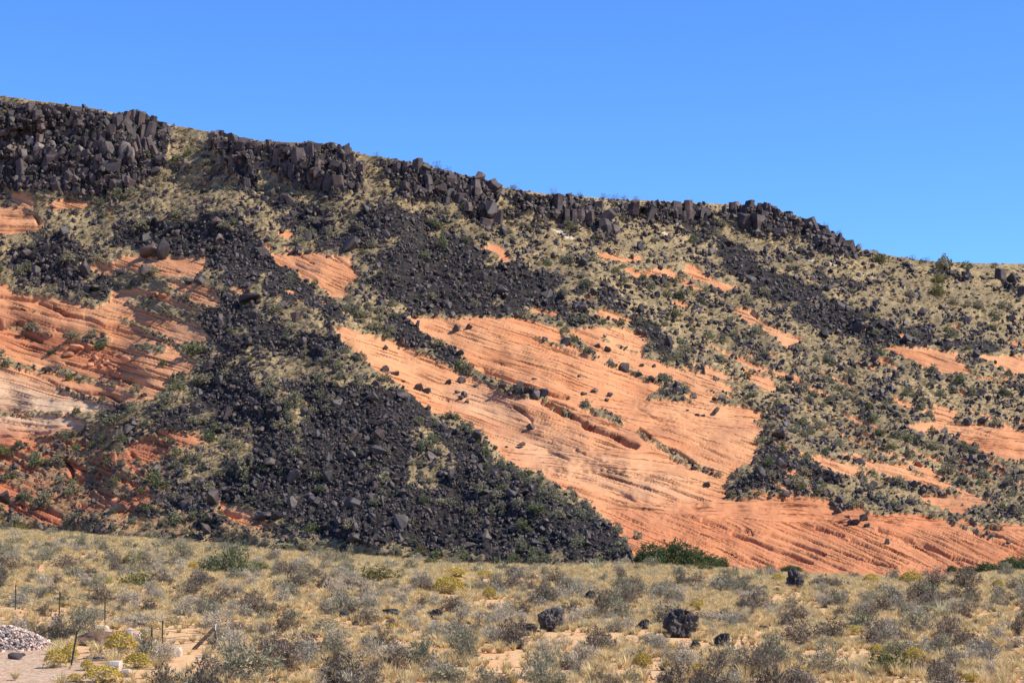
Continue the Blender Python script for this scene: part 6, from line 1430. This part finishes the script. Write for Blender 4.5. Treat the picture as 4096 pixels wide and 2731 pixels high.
o = tube('brace_pole', a, b, .095, M_wood, None, 10); o.location = (0, 0, 0)
me = o.data; c0 = Vector(a); 
for v in me.vertices: v.co -= c0
o.location = c0; tag(o, 'dark wooden pole leaning up to the corner post of the fence', 'pole')
a = kp(1850, 985)

# ---- debris heap and cobbles ------------------------------------------------
DEB = [('K',862,905,140,50,PALER,'squared white concrete block on top of the debris heap'),('K',1100,970,64,96,PALER,'upright white slab at the right of the debris heap'),('K',850,955,215,55,PALER,'long white slab lying in the debris heap'),('K',768,1000,110,60,PALER,'white broken slab at the left end of the debris heap'),('K',1165,960,70,56,PALER,'pale cracked slab at the right end of the debris heap'),('K',985,950,120,36,PALER,'thin pale slab behind the yellow bush'),
 ('K',520,935,180,36,SANDR,'flat red stone slab on the ground left of the debris heap'),('K',430,930,110,22,PALER,'thin pale slab under the flat red one'),('K',1490,1150,130,74,PALER,'pale pink rock in the straw right of the front post'),('K',975,1290,140,90,PALER,'pale pink broken rock at the bottom left'),('K',1312,1015,60,46,PALER,'small pale rock behind the front post'),('K',1080,1320,120,56,PALER,'pale flat rock at the bottom left beside the yellow bush'),
 ('K',478,1340,60,32,PALER,'small white stone on the gravel'),('K',110,1140,130,50,BOULD,'brown rock lying in front of the cobble heap'),('K',190,1115,50,28,BOULD,'small brown rock right of the larger one by the cobble heap')]
for i, (c, x, y, w_, h_, pool, lab) in enumerate(DEB):
    px_, py_ = cp(c, x, y); o = put_rock(px_, py_, w_ * S1, h_ * S1 * 1.2, pool, {id(PALER): 'pale_slab', id(SANDR): 'sandstone_block', id(BOULD): 'basalt_boulder'}[id(pool)], 'deb', 7 * i + 1, spin=random.uniform(-.3, .3), sink=.05, rxy=.08)
    tag(o, lab, 'rock', 'debris beside the fence')
# dirt mound under the slabs
P = np.array(kp(860, 1010)); bm = bmesh.new(); bmesh.ops.create_icosphere(bm, subdivisions=4, radius=1)
for v in bm.verts:
    n_ = mnoise.noise(v.co * 2.5); v.co = Vector((v.co.x * 1.25, v.co.y * .9, max(v.co.z, -.05) * .62)) * (1 + .25 * n_)
me = bpy.data.meshes.new('dirt_mound'); bm.to_mesh(me); bm.free(); me.materials.append(simple_mat('brown_dirt', (0.11, 0.062, 0.038), (0.20, 0.12, 0.075), 4, .95, bump=.8, bscale=9))
o = obj('dirt_mound', me, loc=tuple(P)); tag(o, 'small brown dirt mound under the white slabs of the debris heap', 'mound')
P = np.array(kp(860, 1170)); V = []; Fc = []; r = random.Random(5); bm = bmesh.new()
for k in range(40):
    a = Vector((r.gauss(0, .45), r.gauss(0, .35), .06 + .1 * r.random())); d = Vector((r.gauss(0, 1), r.gauss(0, 1), r.gauss(0, .25))).normalized() * r.uniform(.15, .45)
    m = bmesh.ops.create_cone(bm, segments=5, radius1=.03, radius2=.02, depth=d.length, cap_ends=True); q = d.to_track_quat('Z', 'Y')
    for v in m['verts']: v.co = q @ v.co + a
me = bpy.data.meshes.new('dead_wood'); bm.to_mesh(me); bm.free(); me.materials.append(simple_mat('grey_charred_wood', (0.10, 0.09, 0.085), (0.26, 0.24, 0.23), 5, .9))
o = obj('dead_wood', me, loc=tuple(P)); tag(o, 'low heap of grey broken dead wood between the yellow bushes', 'wood', kind='stuff')
# cobble heap: mound body of hidden stones, visible stones one by one
hp = np.array(cps('K', [(-60,835),(40,828),(130,850),(230,890),(330,950),(385,985),(330,1005),(240,1020),(170,1060),(80,1085),(-60,1090)]))
foot = kp(60, 1060)
Hh = wsize(205 * S1, np.array(foot))
cnt = 0; cobbles = []
cx0, cy0 = foot[0] - 0.6, foot[1] + 2.0
RAD = 2.2
for k in range(1500):
    a = random.uniform(0, 6.28); q = math.sqrt(random.random()) * 1.12
    x = cx0 + math.cos(a) * q * RAD * 1.05; y = cy0 + math.sin(a) * q * 2.3
    z = foot[2] + Hh * .92 * max(0, 1 - q ** 1.35) ** 0.9 + random.uniform(-.02, .05)
    cobbles.append((x, y, z))
cc = np.array(cobbles); px, py = project(cc)
front = cc[:, 1] < cy0 + .5
vis_i = np.where(front & (px > -10))[0]
s_all = rng.uniform(.11, .24, len(cc))
vis_i = vis_i[np.argsort(-s_all[vis_i])][:260]
first = []
for n_, i in enumerate(vis_i):
    o = obj('cobblestone', COB[n_ % 5]); o.location = tuple(cc[i]); o.rotation_euler = (random.uniform(-.5, .5), random.uniform(-.5, .5), random.uniform(0, 6.28)); s = s_all[i]; o.scale = (s, s, s)
    REG.append((o, 'cob', px[i], py[i], s * F / cc[i, 1]))
    if n_ < 5: first.append(o)
rest = np.ones(len(cc), bool); rest[vis_i] = False
cr = cc[rest]; n = len(cr)
P, N = on_field(*[v for v in (np.array([cp('K', random.gauss(330, 70), random.gauss(1010, 25)) for _ in range(90)])).T])
cr = np.concatenate([cr, P]); w = np.concatenate([s_all[rest], rng.uniform(.07, .16, 90)])
gn_stuff('cobble_fill', first, cr, rand_rot(len(cr), .6), np.repeat(w[:, None], 3, 1), rng.integers(0, 5, len(cr)), 'remaining small cobbles filling and spilling from the heap at the left edge', 'cobbles')
bm = bmesh.new(); bmesh.ops.create_icosphere(bm, subdivisions=4, radius=1)
for v in bm.verts: v.co = Vector((v.co.x * RAD * .98, v.co.y * 2.15, max(0, v.co.z) * 0)) if v.co.z <= 0 else Vector((v.co.x * RAD * .98, v.co.y * 2.15, Hh * .80 * max(0, 1 - math.hypot(v.co.x, v.co.y) ** 1.3)))
me = bpy.data.meshes.new('gravel_core'); bm.to_mesh(me); bm.free(); me.materials.append(simple_mat('grey_gravel', (0.16, 0.13, 0.115), (0.30, 0.25, 0.22), 9, .95, bump=.8, bscale=20))
o = obj('gravel_core', me, loc=(cx0, cy0, foot[2])); tag(o, 'inner gravel of the cobble heap, seen only between its stones', 'gravel', kind='stuff')

# ------------------------------------------------------------------ labels by place
def rect(*v): return v
ZH = [ (( 300, 380, 0, 700), 'on the upper left below the rough black cliff') ]
def oz(x0, y0, x1, y1): k = 4096 / 2352.0; return (x0 * k, y0 * k, x1 * k, y1 * k)
ZONES = [
 (oz(0,215,250,445), 'on the rough cliff at the far upper left'), (oz(250,250,400,445), 'around the fan of brown columns at the upper left'), (oz(400,285,620,450), 'below the rim between the fan cliff and the second knob'), (oz(620,320,860,450), 'around the outcrop of the second skyline knob'),
 (oz(860,360,1170,500), 'around the long outcrop at the centre of the rim'), (oz(1170,430,1430,560), 'around the overhanging blocks right of the centre rim'), (oz(1430,450,1680,560), 'under the flat part of the rim right of the centre'), (oz(1680,455,1990,600), 'around the last black knob of the skyline'),
 (oz(0,445,260,520), 'on the shelf under the far left cliff'), (oz(0,520,260,700), 'in the black talus patch at the left edge'), (oz(260,445,640,520), 'in the straw slope above the upper left talus'), (oz(260,520,480,590), 'in the talus above the small upper left slab'), (oz(480,520,640,700), 'in the talus band left of the steep orange patch'),
 (oz(640,440,860,590), 'in the talus above the steep orange patch'), (oz(860,470,1100,600), 'in the dark talus below the long centre outcrop'), (oz(840,600,1060,735), 'in the black talus right of the steep orange patch'), (oz(1060,600,1400,760), 'in the black talus above the big orange slab'), (oz(1100,520,1400,640), 'on the slope under the overhanging blocks'),
 (oz(1400,560,1640,700), 'on the mixed slope with thin orange ledges right of the centre'), (oz(1640,540,1900,700), 'at the head of the long talus diagonal on the right'), (oz(1900,570,2352,700), 'on the grassy slope under the right skyline'), (oz(1820,700,2352,830), 'in the lower end of the talus diagonal at the right'), (oz(1400,700,1640,870), 'in the thin talus run above the right end of the big slab'), (oz(1640,700,1820,900), 'on the shrubby slope right of the big slab'),
 (oz(0,700,250,900), 'on the orange ledges at the left edge'), (oz(250,690,450,900), 'on the orange ledges between the left edge and the talus'), (oz(450,660,650,790), 'in the upper left part of the central talus'), (oz(650,660,900,800), 'in the talus above the left corner of the big slab'), (oz(450,790,650,890), 'on the left shoulder of the central talus'), (oz(650,800,900,890), 'in the grassy opening of the central talus'),
 (oz(860,715,1180,930), 'by the narrow talus strip across the big slab'), (oz(430,890,600,1060), 'in the left middle of the central talus fan'), (oz(600,890,780,1060), 'in the middle of the central talus fan'), (oz(780,890,1020,1060), 'in the right middle of the central talus fan, near the slab'), (oz(430,1060,640,1180), 'in the lower left of the central talus fan'), (oz(640,1060,860,1180), 'in the lower middle of the central talus fan'), (oz(860,1040,1120,1180), 'in the lower right of the central talus fan'),
 (oz(640,1180,900,1300), 'at the left foot of the central talus fan'), (oz(900,1180,1160,1300), 'at the middle foot of the central talus fan'), (oz(1120,1060,1560,1300), 'in the right tip of the central talus fan'), (oz(1160,1180,1560,1300), 'in the right tip of the central talus fan'), (oz(0,900,250,1060), 'beside the pale cross-bedded rock at the left edge'), (oz(250,900,430,1060), 'between the pale rock and the central talus'), (oz(0,1060,250,1240), 'on the red ledges at the lower left edge'), (oz(250,1060,430,1240), 'on the red ledges left of the central talus'), (oz(430,1180,640,1260), 'at the far left foot of the central talus'),
 (oz(1440,840,1640,940), 'in the boulder clump at the right end of the upper slab'), (oz(1640,880,1820,1010), 'along the right edge of the big orange slab'), (oz(1640,1010,1960,1160), 'in the talus tongue above the lowest slab'), (oz(1820,830,2090,1010), 'on the shrubby slope below the right talus diagonal'), (oz(2090,830,2352,1010), 'beside the orange slabs at the right edge'), (oz(1960,1010,2352,1220), 'on the orange benches at the lower right'),
]
def zone(px, py):
    for (r_, t_) in ZONES:
        if r_[0] <= px <= r_[2] and r_[1] <= py <= r_[3]: return t_
    return 'on the hillside beside the big orange slab'
LMF = [('M',1570,830,'the largest lava boulder'),('M',440,795,'the tall lava boulder left of centre'),('M',1900,980,'the lava boulder with a yellow bush'),('N',395,480,'the jagged lava block'),('M',1240,845,'the flat-topped lava boulder'),('M',775,600,'the half hidden dark boulder'),('L',1595,765,'the rounded lava boulder in mid flat'),('L',1200,760,'the broad lava boulder in mid flat'),('L',262,1050,'the boulder beside the big bottom bush'),('L',940,1275,'the black boulder at the bottom edge'),
 ('K',2010,310,'the rounded dark green bush'),('K',1190,470,'the wide olive bush at left'),('K',2060,1190,'the huge twiggy bush'),('K',1040,1000,'the largest yellow rabbitbrush'),('K',1840,970,'the braced corner post'),('K',508,700,'the second fence post'),('K',100,950,'the cobble heap'),('L',1080,400,'the wide olive bush left of centre'),('L',1480,650,'the dark round shrub in mid flat'),('L',1640,495,'the yellow bush of the far flat'),('M',830,340,'the pale broom under the talus'),('M',1450,250,'the oak thicket'),
 ('N',1180,1150,'the large mixed bush at lower right'),('N',1640,690,'the round pale green brush'),('N',1040,485,'the brightest yellow bush'),('N',2130,600,'the tall sage bush at far right'),('N',190,1130,'the dark fan-shaped shrub near the bottom'),('M',1890,1230,'the leafless branching shrub'),('N',2060,1130,'the gnarled bush with bare trunks'),('N',1700,480,'the brown thicket at right'),('L',650,830,'the wide sage brush at left'),('L',1540,1200,'the brown shrub near the bottom centre'),('N',640,900,'the grey-brown shrub left of the mixed bush')]
LMH = [('A',1200,450,'the fan of brown columns'),('A',350,570,'the pale blobs on the far left cliff'),('A',150,1150,'the left edge slab under the cliff'),('A',1385,1400,'the big boulders on the upper-left slab'),('A',600,1350,'the black talus patch at the left edge'),('B',760,400,'the second knob of the skyline'),('B',550,1250,'the steep orange patch'),('B',860,1040,'the largest smooth boulder'),('B',1400,430,'the long centre outcrop'),('B',1960,800,'the lower end of the centre outcrop'),('C',600,450,'the overhanging outcrop'),('C',1580,420,'the low rim outcrop'),('C',2200,450,'the last black knob'),('C',1300,950,'the thin orange ledges'),
 ('D',300,1250,'the orange wedge on the right slope'),('D',1500,1400,'the top of the far right slab'),('D',1670,610,'the round skyline bush'),('D',1400,680,'the small outcrop under the right skyline'),('D',700,1000,'the middle of the right talus diagonal'),('D',1700,1300,'the lower end of the right talus diagonal'),('G',1250,180,'the top of the narrow talus strip'),('G',1850,560,'the lower end of the narrow talus strip'),('G',1800,230,'the pair of boulders on the upper slab'),('G',380,840,'the largest grey shrub of the fan'),('G',900,1100,'the middle of the talus fan'),
 ('H',900,500,'the lone olive-grey shrub in the fan'),('H',1380,660,'the widest green shrub in the fan'),('H',965,950,'the tall smooth boulder at the fan foot'),('H',1350,1060,'the tallest green bush at the talus foot'),('H',1790,700,'the shrub row on the fan edge'),('H',2100,950,'the right tip of the fan'),('F',1825,640,'the tall pale boulder over the red ledges'),('F',300,750,'the red striped rock at lower left'),('F',1350,220,'the red dome at lower left'),('F',700,430,'the stepped red ledge'),('E',500,1150,'the white cross-bedded rock'),('E',950,850,'the orange rubble run'),
 ('E',1650,700,'the broad shrub at the talus side'),('E',1300,60,'the blue-grey boulder on the small slab'),('I',1480,450,'the boulder clump'),('I',1062,248,'the big angular boulder'),('I',2280,1080,'the right corner of the big slab'),('J',220,650,'the dark boulder right of the big slab'),('J',500,900,'the lower talus tongue'),('J',900,1350,'the group of five boulders'),('J',1200,1150,'the grass tongue'),('J',1300,950,'the striped ledge at right'),('J',2000,650,'the lower far right slab'),('J',1000,400,'the yellow-green shrub on the right slope'),('J',2000,1250,'the lowest grass patch at right'),('G',300,300,'the straw opening of the upper fan'),('C',300,1100,'the black talus over the big slab')]
LMF = [(*cp(c, x, y), t) for c, x, y, t in LMF]; LMH = [(*cp(c, x, y), t) for c, x, y, t in LMH]
DIRS = ('right of', 'lower right of', 'below', 'lower left of', 'left of', 'upper left of', 'above', 'upper right of')
def where_is(px, py, lms):
    e = min(lms, key=lambda l: (l[0] - px) ** 2 + (1.6 * (l[1] - py)) ** 2)
    dx, dy = px - e[0], py - e[1]; d = math.hypot(dx, dy)
    k = int(round(math.atan2(dy, dx) / (math.pi / 4))) % 8
    return ('just ' if d < 85 else ('' if d < 190 else 'well ')) + DIRS[k] + ' ' + e[2], d
DESC = {'boulder': ('black basalt boulder', 'boulder', 'black basalt boulders on the hillside', LMH), 'hshrub': ('grey-green shrub', 'shrub', 'shrubs on the hillside', LMH), 'hshrub_g': ('green shrub', 'shrub', 'shrubs on the hillside', LMH),
        'bshrub': ('dark brown twiggy shrub', 'shrub', 'brown shrubs on the flat', LMF), 'gshrub': ('pale grey dry shrub', 'shrub', 'grey shrubs on the flat', LMF), 'sshrub': ('grey-green low shrub', 'shrub', 'sage green shrubs on the flat', LMF), 'tuft': ('straw grass tuft', 'grass tuft', 'grass tufts on the flat', LMF)}
groups = {}
for (o, kd, px, py, s) in REG:
    if kd in DESC:
        w_, d = where_is(px, py, DESC[kd][3]); groups.setdefault((kd, w_), []).append((o, px, py, s, d))
for (kd, z), L_ in groups.items():
    nm, cat, grp, _f = DESC[kd]; names = {}
    def take(keyf, word):
        free = [e for e in L_ if e[0].name not in names]
        if free: names[min(free, key=keyf)[0].name] = word
    if len(L_) > 1:
        take(lambda e: -e[3], 'largest'); take(lambda e: e[1], 'leftmost'); take(lambda e: -e[1], 'rightmost'); take(lambda e: e[2], 'highest'); take(lambda e: -e[2], 'lowest'); take(lambda e: e[3], 'smallest')
    for (o, px, py, s, d) in L_:
        wd = names.get(o.name, '' if len(L_) == 1 else 'middle-sized')
        tag(o, ' '.join(('%s %s %s' % (wd, nm, z)).split()[:16]), cat, grp)
cob = [r for r in REG if r[1] == 'cob']
cells = {}
ys_ = np.array([e[3] for e in cob]); qy = np.quantile(ys_, np.linspace(0, 1, 9)[1:-1])
xs_ = np.array([e[2] for e in cob]); qx = np.quantile(xs_, np.linspace(0, 1, 11)[1:-1])
for e in cob:
    _o, kd, px, py, s_ = e
    row = ('very top', 'just below the top', 'top quarter', 'upper middle', 'middle', 'lower middle', 'lower edge', 'foot')[int(np.searchsorted(qy, py))]
    colm = ('cut by the frame', 'touching the frame', 'close to the frame', 'left of its crest', 'under its crest', 'right of its crest', 'on its right flank', 'on its right slope', 'low on its right slope', 'at its right end')[int(np.searchsorted(qx, px))]
    cells.setdefault((row, colm), []).append(e)
for (row, colm), L_ in cells.items():
    L_ = sorted(L_, key=lambda e: -e[4]); nm_ = {}
    if len(L_) > 1:
        nm_[L_[0][0].name] = 'largest'
        for kf, wd in ((lambda e: e[4], 'smallest'), (lambda e: e[2], 'leftmost'), (lambda e: -e[2], 'rightmost'), (lambda e: e[3], 'highest'), (lambda e: -e[3], 'lowest')):
            fr_ = [e for e in L_ if e[0].name not in nm_]
            if fr_: nm_[min(fr_, key=kf)[0].name] = wd
    for e in L_:
        wd = nm_.get(e[0].name, 'rounded')
        tag(e[0], '%s cobble, %s of the stone heap, %s' % (wd, row, colm), 'cobble', 'cobbles of the heap at the left edge')
